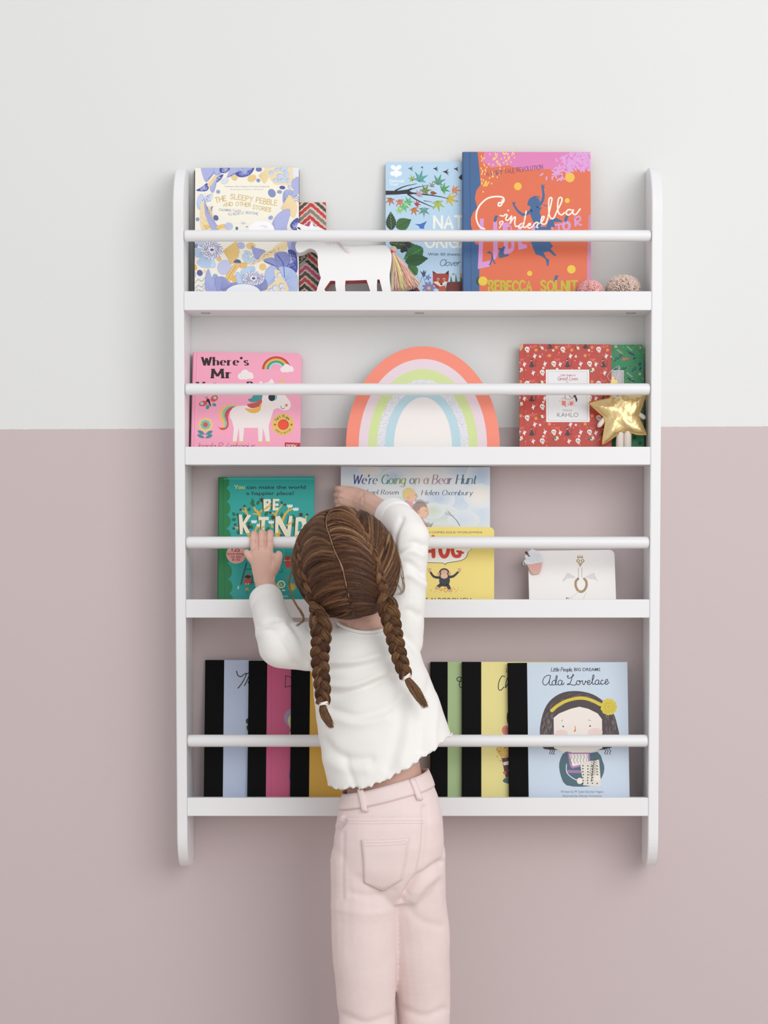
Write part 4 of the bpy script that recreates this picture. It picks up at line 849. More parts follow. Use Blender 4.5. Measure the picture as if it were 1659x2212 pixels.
def art_hunt(A):
    A.frame(700, 1000, 4.254); rng = random.Random(4)
    def wash(x, y, rx, ry, c, n=7):
        base = np.array([0xe3, 0xe8, 0xec]); cc = np.array([int(c[i:i+2], 16) for i in (1, 3, 5)])
        for t in np.linspace(1.25, .2, 9):
            q = base+(cc-base)*min(1, (1.3-t)); A.ell(x+rng.uniform(-4, 4), y+rng.uniform(-4, 4), rx*t, ry*t, '#%02x%02x%02x' % tuple(int(v) for v in q), rng.uniform(-8, 8), 22)
    for x, y, rx, ry, c in ((240, 90, 140, 60, '#d5e0ec'), (600, 100, 140, 70, '#ccd9ea'), (640, 130, 100, 60, '#bfd0e6'), (1330, 70, 200, 60, '#c9d7e9'), (1440, 130, 110, 120, '#bfd1e8'), (1200, 350, 250, 100, '#ccdaeb'), (1050, 330, 120, 80, '#c3d3e7'), (1450, 480, 120, 110, '#d2dfed'), (1430, 300, 120, 90, '#f2ece4'), (950, 90, 140, 50, '#eeeaea'), (420, 70, 90, 40, '#efe9e2'), (1050, 480, 160, 80, '#cfdcd9'), (1000, 440, 90, 60, '#d3ddce'), (700, 380, 70, 60, '#c7d4cf'), (900, 240, 60, 60, '#e9eaf0'), (1280, 520, 120, 70, '#d5e0ee'), (300, 330, 150, 120, '#d5dfea')): wash(x, y, rx, ry, c, 6)
    cols = ['#3c4f8f']*2+['#46598f', '#4c6f8e', '#4a7489']+['#888888']+['#4b8f8a', '#5f9a80', '#7d9d76', '#8aa06c', '#a0a868']+['#888888']+['#6f8ba0', '#c0a57c']+['#888888']+['#c79b80']+['#888888']+['#a58795', '#b48d90', '#b8919d', '#7d7f9a']+['#888888']+['#4d6a8c', '#547a96', '#5d88a0', '#5b6f80']
    A.pen("We're Going on a Bear Hunt", 262, 193, 84, '#4a5f90', 11.5, 1130, gap=1.7, slant=.22, nib=.75, serif=.8, cols=cols)
    A.pen('Michael Rosen', 300, 290, 44, '#3f4a63', 6.2, 380, gap=2.0, slant=.2, nib=.7, serif=.7); A.pen('Helen Oxenbury', 895, 296, 46, '#3f4a63', 6.2, 465, gap=2.0, slant=.2, nib=.7, serif=.7)
    SK = '#eec3a8'
    A.poly([(745, 350), (800, 345), (820, 390), (850, 470), (930, 540), (945, 575), (900, 590), (850, 540), (760, 440), (725, 400)], '#dfa6ae', 2); A.line([(750, 350), (725, 400), (760, 440)], 2.5, '#6b5a66', 4)
    A.ell(800, 300, 50, 56, SK); A.ell(775, 285, 52, 58, '#e9cf86', 20); A.ell(810, 318, 40, 38, SK); A.ell(848, 312, 12, 9, SK); A.ell(775, 320, 11, 15, '#e5b197'); A.line([(845, 282), (858, 312), (846, 322), (842, 348)], 2.5, '#7a5f55', 4)
    A.ell(905, 440, 60, 62, SK); A.ell(880, 405, 66, 50, '#a98f86', -10); A.ell(860, 430, 34, 40, '#a98f86'); A.ell(915, 450, 42, 48, SK); A.ell(948, 468, 14, 11, SK); A.ell(870, 450, 14, 17, '#e0ab92')
    for k in range(14): A.line([(850+k*8, 375-6*math.sin(k*.3)), (842+k*9, 345-10*math.sin(k*.4))], 2.5, '#6f5c56', 0)
    A.line([(938, 410), (958, 470), (945, 485), (940, 500), (905, 510)], 2.5, '#7a5f55', 4); A.ell(935, 440, 4, 4, '#463a3a'); A.ell(838, 295, 3.5, 3.5, '#463a3a')
    A.poly([(840, 500), (900, 500), (960, 590), (880, 590)], '#d9a3ac'); 
    for k in range(12): A.line([(915+k*6, 592), (905+k*9, 540+rng.uniform(0, 20))], 2.5, '#5f6a6b', 0)
    A.line([(1138, 445), (1180, 490), (1215, 525), (1248, 578)], (4, 6), '#4a5a70'); A.line([(1180, 490), (1115, 470)], 3, '#6f7e93', 0); A.line([(1165, 475), (1120, 458), (1110, 465)], 2.5, '#6f7e93'); A.line([(1190, 500), (1190, 480)], 2.5, '#6f7e93', 0)
B = Book('picture_book', 'pale watercolour picture book held at its corner by the child\'s right hand', (736.5, 1007.5), (1058.5, 1009), 2, 0.0075, 9, '#e3e8ec', gap=0.0145, rad=(0,0,.001,.001), kind='soft', edge='#c9ccd0')
art_hunt(B.art); B.done()
def art_hug(A):
    A.frame(700, 1000, 4.254); OL = '#5c5a2c'
    A.text('OVER 1 MILLION COPIES SOLD WORLDWIDE', 700, 646, 18, OL, 755, off=.006)
    A.poly([(760, 770), (1320, 770), (1325, 820), (1310, 865), (1260, 900), (1130, 922), (1108, 950), (1096, 922), (940, 918), (800, 890), (760, 840)], '#3a3a36', 2); A.poly([(764, 770), (1316, 770), (1320, 820), (1305, 862), (1258, 895), (1126, 917), (1108, 940), (1100, 917), (940, 913), (804, 886), (764, 838)], '#f4f1ec', 2)
    R = '#d1402f'
    A.line([(865, 680), (865, 875)], 36, R, 0); A.line([(1002, 680), (1006, 860)], 36, R, 0); A.line([(860, 808), (1000, 812)], 30, R, 0)
    A.line([(1066, 720), (1070, 820), (1095, 860), (1125, 850), (1142, 800), (1140, 720)], 36, R); A.line([(1262, 750), (1210, 730), (1180, 790), (1195, 850), (1240, 855), (1252, 820)], 34, R); A.line([(1225, 812), (1275, 826)], 22, R, 0)
    # a plain dark ape-like figure with raised arms
    rng = random.Random(6)
    for k in range(120): A.line([(q := np.array((1105+130*rng.gauss(0, .5), 1165+26*rng.gauss(0, .6)))), q+np.array((rng.uniform(-14, 14), rng.uniform(-6, 6)))], 3, rng.choice(['#d99a3f', '#e0ad55', '#cf8a3a']), 0)
    D_ = '#2b2f38'; T = '#d8a98c'
    A.line([(1070, 1055), (1010, 1045), (975, 1000)], (26, 18), D_); A.line([(1145, 1050), (1190, 1040), (1235, 1000)], (26, 18), D_)
    for x, y, s in ((968, 992, -1), (1244, 992, 1)):
        A.ell(x, y, 14, 13, T)
        for k in range(4): a = -PI/2+(k-1.5)*.45; A.line([(x, y), (x+26*math.cos(a), y+26*math.sin(a))], 7, T, 0)
    A.ell(1107, 1080, 50, 58, D_); A.line([(1080, 1115), (1045, 1140), (1040, 1150)], (34, 22), D_); A.line([(1130, 1115), (1150, 1150), (1152, 1170)], (34, 22), D_); A.ell(1036, 1150, 20, 13, T, -20); A.ell(1155, 1172, 22, 11, T)
    A.ell(1104, 1015, 50, 48, D_); A.ell(1052, 1020, 12, 18, T); A.ell(1155, 1018, 12, 18, T); A.ell(1104, 1005, 32, 24, T); A.ell(1104, 1038, 34, 26, '#e2b79c')
    A.text('JEZ ALBOROUGH', 862, 1284, 46, '#4a5a38', 490, off=.012)
B = Book('board_book', 'yellow board book with a dark animal with raised arms, on the third shelf', (856, 1138), (1067.5, 1139), 2, 0.012, 9, '#f0dc80', gap=0.0405, rad=(0, .002, .008, .001), kind='board', edge='#d9c26a', page='#e6d58a')
art_hug(B.art); B.done()
def art_bird(A):
    A.frame(1080, 1150, 4.74); C = '#a68d64'
    for x in (799, 820, 841): A.poly([(x-10, 265), (x, 228), (x+10, 265)], C)
    for x in (801, 846): A.ell(x, 292, 19, 18, C); A.ell(x, 292, 9, 8.5, '#f6f2ee')
    A.poly([(797, 312), (848, 312), (822, 358)], '#b3a282')
    for x in (804, 839):
        A.line([(x, 362), (x, 462)], 3.5, '#b9aea6', 0)
        for y in range(366, 460, 9): A.line([(x-5, y), (x+5, y+3)], 2, '#a79c94', 0)
    A.poly([(636, 498), (690, 412), (770, 455), (765, 470), (690, 470), (650, 505)], '#dcd7d5'); A.poly([(870, 455), (962, 412), (1004, 510), (975, 485), (900, 472)], '#e0d9da')
    pts = [(800, 475), (778, 500), (775, 545), (795, 590), (830, 608), (865, 590), (886, 545), (882, 500), (862, 475)]
    A.line(pts, 25, C, 6); A.line([(812, 592), (800, 612)], 3, '#f2eee9', 0)
    A.line([(800, 612), (735, 668), (690, 672), (672, 690)], 3.5, '#c5bdb8', 0); A.line([(882, 612), (850, 690), (790, 760)], 3.5, '#c5bdb8', 0); A.line([(690, 660), (740, 680)], 3, '#cfc7c2', 0); A.ell(684, 674, 9, 8, '#7d756e'); A.ell(702, 680, 6, 5, '#9a928b')
B = Book('booklet', 'white booklet with a golden line-drawn bird, right end of the third shelf', (1140.5, 1190), (1327, 1187.5), 2, 0.006, 16, '#f3f0ee', gap=0.02, rad=(0, .002, .009, .009), kind='soft', edge='#e3dedb', group=None)
art_bird(B.art); B.done(); BOOKLET = B

# ---------------------------------------------------------------- row four: six black-spined biographies
GRP = 'picture books with black cloth spines on the bottom shelf'
def bio(label, tl, tr, col, gap, sw, lean=8.5):
    return Book('biography_book', label, tl, tr, 3, 0.0105, lean, col, gap=gap, spine='#0c0c0e', spine_w=sw, spine_mat=M_black, group=GRP, edge='#141416')
K = '#1c1c24'
B = bio('pale blue book with a black cloth spine, leftmost on the bottom shelf', (446, 1425.5), (699, 1426), '#c4d2ec', 0.0010, 0.031)
A = B.art.frame(370, 1400, 4.254)
A.line([(600, 212), (612, 250), (640, 262), (670, 240), (690, 235), (668, 290), (640, 335), (614, 368)], 9, K); A.line([(690, 238), (720, 230), (700, 290), (672, 345)], 9, K); A.line([(705, 320), (735, 260), (760, 262), (730, 360)], 9, K)
A.poly([(760, 540), (720, 590), (705, 640), (685, 660), (690, 690), (705, 700), (690, 730), (720, 780), (800, 800), (860, 600)], '#3c3438', 3)
B.done()
B = bio('raspberry pink book with a black cloth spine, left of the child', (540, 1427), (793, 1428), '#d25a86', 0.0130, 0.030)
A = B.art.frame(370, 1400, 4.254)
A.line([(1052, 255), (1046, 355)], 6.5, K, 0); A.line([(1048, 256), (1085, 262), (1118, 300), (1100, 345), (1045, 358)], 6.5, K)
A.ell(1120, 640, 84, 84, '#a995b3'); A.poly([(1130, 560), (1060, 580), (1040, 640), (1080, 720), (1130, 720)], '#a995b3'); A.poly([(1160, 600), (1100, 610), (1070, 660), (1085, 720), (1100, 760), (1085, 790), (1110, 940), (1160, 960)], '#e0d39a', 3); A.poly([(1150, 1070), (1100, 1090), (1085, 1150), (1090, 1210), (1150, 1220)], '#5c4f9e', 3)
A.line([(920, 120), (920, 1370)], 3, '#c04a76', 0)
B.done()
B = bio('mustard yellow book with a black cloth spine, half hidden behind the child', (632, 1426), (885, 1427), '#deb045', 0.0250, 0.0305)
B.done()
B = bio('sage green book with a black cloth spine, right beside the child', (933, 1429.5), (1186, 1430), '#aac48d', 0.0010, 0.0275)
A = B.art.frame(910, 1400, 3.19)
A.line([(285, 205), (258, 200), (245, 215), (262, 230), (300, 222)], 6, K); A.line([(275, 205), (262, 250), (272, 272), (300, 262)], 6, K); A.pen('mmeline', 310, 272, 60, K, 6, 240, slant=.2, gap=1)
B.done()
B = bio('pale yellow book with a black cloth spine, behind the bottom-right blue book', (1001, 1429.5), (1254.5, 1430), '#eee295', 0.0130, 0.031)
A = B.art.frame(910, 1400, 3.19)
A.pen('Little People,', 585, 165, 26, K, 3.5, 160, slant=.2, gap=1.4); A.text('BIG DREAMS', 760, 165, 24, K, 180, off=.012)
A.line([(575, 195), (555, 195), (535, 235), (532, 280), (548, 290), (570, 268)], 6, K); A.line([(600, 190), (585, 235), (580, 275), (596, 245), (610, 245), (606, 278)], 6, K); A.pen('arles Darwin', 622, 278, 70, K, 6, 300, slant=.2, gap=1.2)
A.ell(680, 480, 92, 100, '#3a2c2c'); A.ell(690, 520, 80, 84, '#e9c6a2'); A.ell(583, 566, 28, 32, '#d97b73')
for r in (22, 14, 7): A.ell(585, 566, r, r*1.1, ['#c9655f', '#dd837b', '#c9655f'][r % 3])
A.poly([(515, 690), (560, 660), (640, 640), (660, 790), (600, 775), (540, 740)], '#dcb95e', 2)
rng = random.Random(2)
for k in range(36): A.ell(rng.uniform(520, 640), rng.uniform(660, 780), 6, 4, rng.choice(['#c58a3c', '#8a5a2e', '#e7d27f']), rng.uniform(0, 180), 7)
A.poly([(555, 760), (690, 740), (690, 890), (580, 890)], '#5a2420'); A.poly([(563, 788), (640, 768), (640, 798), (568, 808)], '#eee7dc'); A.text('ON THE', 606, 822, 11, '#e9d9d0', 50); A.text('ORIGIN', 600, 852, 22, '#f1e6de', 80); A.poly([(560, 915), (600, 885), (700, 880), (700, 950), (600, 935)], '#456370', 2); A.ell(575, 858, 12, 10, '#d0605a')
A.pen('Written by', 612, 1010, 18, '#5d5a50', 2.4, 90)
B.done()
B = bio('pale blue book with a dark-haired girl in a yellow headband, bottom right', (1099.5, 1432), (1355, 1430), '#ccdaea', 0.0252, 0.0312)
A = B.art.frame(910, 1400, 3.19)
A.pen('Little People,', 895, 160, 26, K, 3.6, 145, slant=.2, gap=1.5); A.text('BIG DREAMS', 1053, 158, 23, K, 180, off=.014)
A.frame(1160, 1435, 9.76)
for q in '285,240 240,232 180,255 130,320 125,400 175,440 230,400 265,330 285,245 262,350 262,420 295,440 320,415/395,345 355,340 318,380 325,430 365,435 400,390 425,260 412,240 395,300 388,400 410,435 440,420/520,345 480,335 448,375 455,430 500,435 525,380 535,345 525,410 545,435 575,390/665,258 650,235 640,265 670,295 740,265 775,230 765,215 745,235 725,330 690,410 650,432 640,420 665,408 730,432 800,440 830,405/880,345 845,355 830,400 860,432 905,410 910,360 885,345 900,370 955,345/955,340 970,420 1000,420 1025,345 1020,365 1060,370/1060,400 1110,375 1110,340 1075,350 1065,405 1100,432 1150,390/1150,390 1200,270 1190,222 1170,280 1165,390 1185,425 1215,405/1300,335 1255,335 1225,380 1240,425 1285,415 1308,340 1300,400 1320,420 1350,390/1395,345 1365,335 1345,380 1360,420 1400,415 1440,385/1440,385 1490,355 1480,318 1448,340 1440,400 1470,425 1520,375'.split('/'): A.line([tuple(map(float, p.split(','))) for p in q.split()], 16, K)
A.frame(910, 1400, 3.19)
HB = '#46383a'
A.poly([(818, 600), (822, 520), (850, 420), (900, 350), (980, 305), (1080, 296), (1180, 318), (1260, 370), (1320, 440), (1350, 530), (1360, 640), (1250, 700), (900, 700), (835, 680)], HB, 3)
rng = random.Random(8)
for k in range(170):
    a = rng.uniform(PI*1.0, PI*2.0); r = rng.uniform(.8, .98); x, y = 1088+268*r*math.cos(a), 590+290*r*math.sin(a); t = (-math.sin(a), math.cos(a)); A.line([(x-12*t[0], y-12*t[1]), (x+12*t[0], y+12*t[1])], 2, rng.choice(['#8d7f7c', '#5a4a4a', '#2c2224']), 0)
for k in range(50):
    x = rng.choice([rng.uniform(830, 905), rng.uniform(1262, 1345)]); y = rng.uniform(460, 590); A.line([(x, y), (x+rng.uniform(-3, 3), y+26)], 2, '#8d7f7c', 0)
FC = '#f1e8e0'
A.poly([(915, 690), (912, 480), (950, 450), (1030, 418), (1090, 404), (1150, 418), (1215, 450), (1245, 490), (1248, 690), (1180, 715), (1080, 728), (980, 715)], FC)
A.ell(965, 590, 44, 28, '#eed4ce'); A.ell(1198, 580, 52, 30, '#eed4ce'); A.ell(978, 540, 5.5, 5.5, '#1d1a1c'); A.ell(1163, 537, 5.5, 5.5, '#1d1a1c'); A.poly([(1058, 528), (1064, 545), (1066, 570), (1056, 580), (1050, 572), (1058, 560)], '#df8a45'); A.line([(965, 505), (975, 495)], 3, '#6d5a58', 0); A.line([(1150, 495), (1168, 500)], 3, '#6d5a58', 0)
for i, p in enumerate(cr([(900, 430), (935, 400), (990, 368), (1060, 348), (1120, 346), (1180, 362), (1230, 388)], 4)): A.ell(p[0], p[1], 12, 12, '#d9c43c')
for k in range(11): A.ell(1292+38*math.cos(k*.571), 405+40*math.sin(k*.571), 20, 18, '#d9c53e')
A.ell(1292, 405, 40, 40, '#d3bf3a')
for k in range(6): A.ell(1292+17*math.cos(k*1.05), 405+17*math.sin(k*1.05), 11, 11, '#c4af2e'); A.ell(1292+17*math.cos(k*1.05), 405+17*math.sin(k*1.05), 7.5, 7.5, '#ddca4c')
for x in (888, 902, 915, 1268, 1284, 1302): A.line([(x, 680), (x-8, 695), (x+4, 708), (x-4, 722), (x+3, 732)], 4.5, '#25211f')
TB = '#456672'
A.poly([(1000, 712), (960, 760), (950, 820), (965, 890), (1000, 945), (1110, 955), (1200, 940), (1245, 890), (1262, 830), (1250, 780), (1215, 715), (1110, 735)], TB, 2); A.poly([(1008, 720), (1160, 720), (1165, 800), (1040, 830), (1025, 815)], '#b57bb4'); A.poly([(1020, 730), (1150, 730), (1150, 790), (1045, 815), (1036, 800)], '#f0ece6')
for x in range(1030, 1150, 22): A.line([(x, 735), (x+6, 752), (x-2, 770), (x+8, 795)], 3, '#5b5a5c')
A.line([(1010, 850), (1095, 852)], 20, '#a678b0', 0); A.line([(1000, 800), (1005, 860), (1060, 905), (1090, 900)], 6, '#dfe6e8'); A.poly([(1095, 790), (1225, 768), (1240, 955), (1115, 945)], '#e5dfd3')
for r in range(7):
    for c in range(4): A.ell(1115+c*32+rng.uniform(-2, 2), 812+r*20+rng.uniform(-2, 2), 5, 5, '#2a2628', 0, 8)
A.line([(1195, 760), (1180, 850), (1170, 920)], 4, '#3a3335'); 
for k in range(8): A.line([(1190-k*2, 780+k*14), (1212-k*2, 768+k*14)], 3, '#3a3335', 0); A.line([(1190-k*2, 784+k*14), (1172-k*2, 770+k*14)], 3, '#3a3335', 0)
A.ell(1092, 915, 20, 22, FC); A.ell(1212, 898, 24, 20, FC)
A.text('Written by Mª Isabel Sánchez Vegara', 960, 997, 17, '#5a5f68', 295); A.text('Illustrated by Zafouko Yamamoto', 975, 1026, 17, '#5a5f68', 268)
B.done()
bpy.data.objects.remove(_to)

# ---------------------------------------------------------------- toys and ornaments on the shelves
def plane(u, v, Y, lean, x0=0.0, roll=0.0):
    """frame standing on a shelf: origin at the given point, x right, y up along the leaning face, z towards the room"""
    ph = math.radians(lean); n = Vector((0, -math.cos(ph), math.sin(ph))); ex = Vector((math.cos(roll), 0, math.sin(roll)))
    n = (n-ex*n.dot(ex)).normalized(); ey = n.cross(ex); O = P(u, v, Y)
    return Matrix(((ex.x, ey.x, n.x, O.x), (ex.y, ey.y, n.y, O.y), (ex.z, ey.z, n.z, O.z), (0, 0, 0, 1)))
M_uni = mat('white_lacquer', '#f5f4f4', 0.4, 0.01, 8)
M_coral = mat('coral_paint', '#d95a5c', 0.5, 0.03, 30)
def extrude(bm, pts, z0, z1, mi_side=1, bev=0.0):
    a = [bm.verts.new((x, y, z0)) for x, y in pts]; b = [bm.verts.new((x, y, z1)) for x, y in pts]
    tr = tessellate_polygon([[Vector((x, y, 0)) for x, y in pts]])
    for t in tr:
        for L, rev in ((b, False), (a, True)):
            try: f = bm.faces.new([L[i] for i in t])
            except ValueError: continue
            f.normal_update()
            if (f.normal.z < 0) != rev: f.normal_flip()
    sd = []
    n = len(pts)
    for i in range(n):
        f = bm.faces.new((a[i], a[(i+1) % n], b[(i+1) % n], b[i])); f.material_index = mi_side; sd.append(f)
    area2 = sum(pts[i][0]*pts[(i+1) % n][1]-pts[(i+1) % n][0]*pts[i][1] for i in range(n))
    if area2 < 0:
        for f in sd: f.normal_flip()
# wooden unicorn
MU = plane(740, 629, -0.075, 7)
A = Art(MU, 9, 9)
A.frame(630, 470, 11.06)
zl = MU.to_3x3() @ Vector((0, 1, 0))
ybot = (BT[0]+0.0004+0.024*MU[2][2]-MU.translation.z)/zl.z
def L2(x, y): return A.loc((x, y))
head = [(150, 125), (290, 178), (420, 225), (440, 165), (458, 118), (472, 105), (490, 112), (508, 165), (522, 200), (560, 214), (640, 220), (720, 258), (790, 300), (900, 420), (1050, 570), (1180, 640), (1290, 690)]
top = [L2(*p) for p in head]
A.frame(620, 420, 5.184)
top += [L2(*p) for p in ((760, 586), (900, 578), (1030, 571), (1090, 568), (1128, 590), (1155, 625), (1170, 665), (1172, 740), (1160, 820), (1148, 890), (1152, 980), (1166, 1085))]
legs = []
def foot(x0, x1):           # two floor points
    (a, _), (b, _) = L2(x0, 1090), L2(x1, 1090); return [(a, ybot), (b, ybot)]
legs += foot(1180, 1074)+[L2(*p) for p in ((1068, 1085), (1050, 1010), (1035, 952), (1012, 952), (1007, 1020), (1008, 1085))]
legs += foot(1012, 936)+[L2(*p) for p in ((932, 1085), (908, 1010), (890, 957), (770, 962), (655, 965), (650, 1020), (652, 1085))]
legs += foot(655, 556)+[L2(*p) for p in ((552, 1085), (542, 1030), (540, 968), (487, 966), (450, 1015), (418, 1062), (432, 1085))]
legs += foot(452, 328)
A.frame(630, 470, 11.06)
chest = [L2(*p) for p in ((590, 1765), (610, 1690), (655, 1560), (700, 1435), (665, 1330), (632, 1210), (622, 1050), (624, 900), (600, 835), (550, 775), (480, 745), (420, 738), (350, 770), (280, 815), (190, 842), (130, 815), (95, 750), (85, 690), (100, 620), (140, 560), (165, 480), (160, 400), (140, 320), (118, 235))]
out = top+legs+chest
unicorn = thing('toy_unicorn', 'white wooden unicorn cut-out with a pastel tassel tail on the top shelf', 'ornament', (0, 0, 0)); unicorn.matrix_world = MU
bm = bmesh.new(); extrude(bm, out, -0.024, 0.0)
n0, n1 = len(top)+1, len(top)+len(legs)-2
bm.verts.ensure_lookup_table(); gap = {tuple(round(c, 6) for c in p) for p in out[n0:n1+1]}
for f in bm.faces:                                # coral paint only inside the gaps between the legs
    if f.material_index == 1 and not all(tuple(round(c, 6) for c in v.co[:2]) in gap for v in f.verts): f.material_index = 0
obj('body', bm, [M_uni, M_coral], unicorn)
bm = bmesh.new(); tube(bm, [(*L2(140, 240), .0004), (*L2(180, 255), .0006), (*L2(215, 288), .0004)], [.0007, .0012, .0004], 6); obj('eyelash', bm, M_black, unicorn)
def strandmat(name, cols, rough=0.7):
    m = bpy.data.materials.new(name); m.use_nodes = True; nt = m.node_tree; b = nt.nodes['Principled BSDF']
    a = nt.nodes.new('ShaderNodeAttribute'); a.attribute_name = 'Col'; nt.links.new(a.outputs['Color'], b.inputs['Base Color']); b.inputs['Roughness'].default_value = rough
    return m
M_yarn = strandmat('dyed_yarn', None, 0.85)
def ctube(bm, lay, pts, rad, col, seg=5):
    n0 = len(bm.faces); tube(bm, pts, rad, seg); bm.faces.ensure_lookup_table(); c = (*lin(col), 1)
    for i in range(n0, len(bm.faces)):
        for l in bm.faces[i].loops: l[lay] = c
rng = random.Random(21)
bm = bmesh.new(); lay = bm.loops.layers.float_color.new('Col')
for k in range(48):
    t = rng.random(); x0, y0 = 700+500*t+rng.uniform(-20, 20), 330+330*t*t+rng.uniform(-40, 0)
    p = [L2(x0, y0), L2(x0+60+rng.uniform(-20, 30), y0+140), L2(x0+150+80*t+rng.uniform(-60, 30), y0+300*(1-.35*t)+rng.uniform(-40, 60))]
    pts = cr([(*q, .0006+.0012*rng.random()+.001*i) for i, q in enumerate(p)], 5)
    ctube(bm, lay, pts, .00018, rng.choice(['#f6efee', '#f9ebe3', '#f3e2da', '#f7f3f1', '#f3dfd0', '#faf5f5', '#ddd2dd']), 4)
obj('mane', bm, M_yarn, unicorn)
A.frame(620, 420, 5.184)
bm = bmesh.new(); lay = bm.loops.layers.float_color.new('Col')
k0 = L2(1175, 605)
for k in range(430):
    t = rng.random(); s = rng.uniform(-1, 1)
    ex, ey = 1160+335*t, 1075-75*t**2.2+rng.uniform(-28, 8)
    w = L2(1178+20*t, 640+rng.uniform(-4, 8)); mid = L2(1178+150*t+rng.uniform(-14, 14), 830-30*t+rng.uniform(-20, 20)); e = L2(ex+rng.uniform(-14, 10), ey)
    d = math.sqrt(max(0, 1-(2*t-1)**2))
    pts = cr([(k0[0], k0[1], -.010), (w[0], w[1], -.010+.004*s), (mid[0], mid[1], -.010+.010*s*d), (e[0], e[1], -.010+.013*s*d)], 5)
    c = rng.choice(['#fab5a2', '#fcc6b4', '#fbd5c2', '#fde3cf', '#fbeedc', '#f9ab98', '#fbbfb0', '#fbe0d5', '#f0ee9f', '#fbf2e4'] if not .33 < t < .45 else ['#f3f29a', '#f8eeb0', '#fdd6be'])
    ctube(bm, lay, pts, [.0004]*(len(pts)-1)+[.0006], c, 4)
obj('tassel_tail', bm, M_yarn, unicorn)
bm = bmesh.new(); bmesh.ops.create_uvsphere(bm, u_segments=20, v_segments=12, radius=.0058, matrix=Matrix.Translation((L2(1192, 598)[0], L2(1192, 598)[1], -.010)))
obj('tassel_knot', bm, mat('knot_thread', '#efc9b6', .9, .1, 300, .3, 1500), unicorn, True)
bm = bmesh.new()
for dz in (-.001, .0, .001):
    c = L2(1180, 640); r = [(c[0]+.0035*math.cos(a), c[1]+.002+dz*1.6+.0012*math.cos(a), -.010+.0045*math.sin(a)) for a in np.linspace(0, 2*PI, 15)]; tube(bm, r, .0007, 5)
obj('tassel_binding', bm, M_coral, unicorn)

# pompoms
def pompom(u, Y, rx, rz, col, cols, label, n=2600):
    c = P(u, 629, Y); c.z = BT[0]+rz+.0005
    bm = bmesh.new(); lay = bm.loops.layers.float_color.new('Col')
    nf = 0; bmesh.ops.create_icosphere(bm, subdivisions=3, radius=1.0, matrix=Matrix.Diagonal((rx*.8, rx*.8, rz*.8, 1)))
    for f in bm.faces:
        for l in f.loops: l[lay] = (*lin(col), 1)
    rg = random.Random(int(u))
    for i in range(n):
        z = 1-2*(i+.5)/n; r = math.sqrt(1-z*z); a = i*2.39996+rg.uniform(-.1, .1); d = Vector((r*math.cos(a), r*math.sin(a), z))
        d = (d+Vector((rg.gauss(0, .10), rg.gauss(0, .10), rg.gauss(0, .10)))).normalized(); q = rg.uniform(.93, 1.05) if d.z > -.6 else .93
        e = lambda s, dd=d: Vector((dd.x*rx*s, dd.y*rx*s, dd.z*rz*s))
        ctube(bm, lay, [e(.7), e(.88*q), e(.98*q)], [.0006, .00095, .0006], rg.choice(cols), 5)
    o = obj('pompom', bm, M_yarn); o.location = c
    tag(o, label, 'pompom', 'yarn pompoms on the top shelf')
pompom(1275, -.070, .0225, .0195, '#d98f8f', ['#f0b9b5', '#f3c4c0', '#eaaead', '#f6d0cc', '#e5a19f'], 'pink yarn pompom in front of the orange book')
pompom(1347, -.058, .0305, .0245, '#b79d92', ['#ecdacf', '#e6cfc3', '#f1e2d8', '#dec5b8', '#e9d6cb'], 'beige yarn pompom in the right corner of the top shelf', 3300)

# rainbow plaque
MR = plane(913, 962, -0.062, 8)
A = Art(MR, 9, 9); A.w = 9
def unclip(A):
    A._loc = A.loc
unz = MR.to_3x3() @ Vector((0, 1, 0)); yb = (BT[1]+.0004+.012*MR[2][2]-MR.translation.z)/unz.z
def arch(a, b, n=64, foot=True):
    pts = [A.loc((913.5+a*math.cos(t), 962-b*math.sin(t))) for t in np.linspace(PI, 0, n)]
    if foot: pts = [(pts[0][0], yb)]+pts+[(pts[-1][0], yb)]
    return pts
M_ink = M_print
bm = bmesh.new(); lay = bm.loops.layers.float_color.new('Col')
extrude(bm, arch(166, 214), -.012, 0, 0)
for f in bm.faces:
    for l in f.loops: l[lay] = (*lin('#f2ece9'), 1)
def band(o, i, col, z, spk=None):
    po, pi_ = arch(*o), arch(*i)
    v0 = [bm.verts.new((x, y, z)) for x, y in po]; v1 = [bm.verts.new((x, y, z)) for x, y in pi_]
    for k in range(len(po)-1):
        f = bm.faces.new((v0[k], v0[k+1], v1[k+1], v1[k])); f.normal_update()
        if f.normal.z < 0: f.normal_flip()
        for l in f.loops: l[lay] = (*lin(col), 1)
    if spk:
        for _ in range(2600):
            t = rng.uniform(0, PI); s = rng.random(); r0 = (o[0]*s+i[0]*(1-s), o[1]*s+i[1]*(1-s))
            if rng.random() < .12: x, y = A.loc((913.5+r0[0]*rng.choice((-1, 1)), 962)); y = rng.uniform(yb, y)
            else: x, y = A.loc((913.5+r0[0]*math.cos(t), 962-r0[1]*math.sin(t)))
            d = rng.uniform(.0003, .0007); c = (*lin(rng.choice(spk)), 1)
            vs = [bm.verts.new((x+d*math.cos(q), y+d*math.sin(q), z+.00002)) for q in (0, 1.57, 3.14, 4.71)]
            f = bm.faces.new(vs)
            for l in f.loops: l[lay] = c
band((166, 214), (138.5, 186.5), '#f78f79', .00004); band((138.5, 186.5), (118.5, 165), '#ead7e0', .00004); band((118.5, 165), (98.5, 142), '#d4e3a0', .00004)
band((98.5, 142), (82, 121.5), '#e3e3ea', .00004, ['#ffffff', '#cfcfdd', '#f4f4fa', '#bdbdd2', '#eef2f6']); band((82, 121.5), (62.5, 104), '#bcd9e4', .00004)
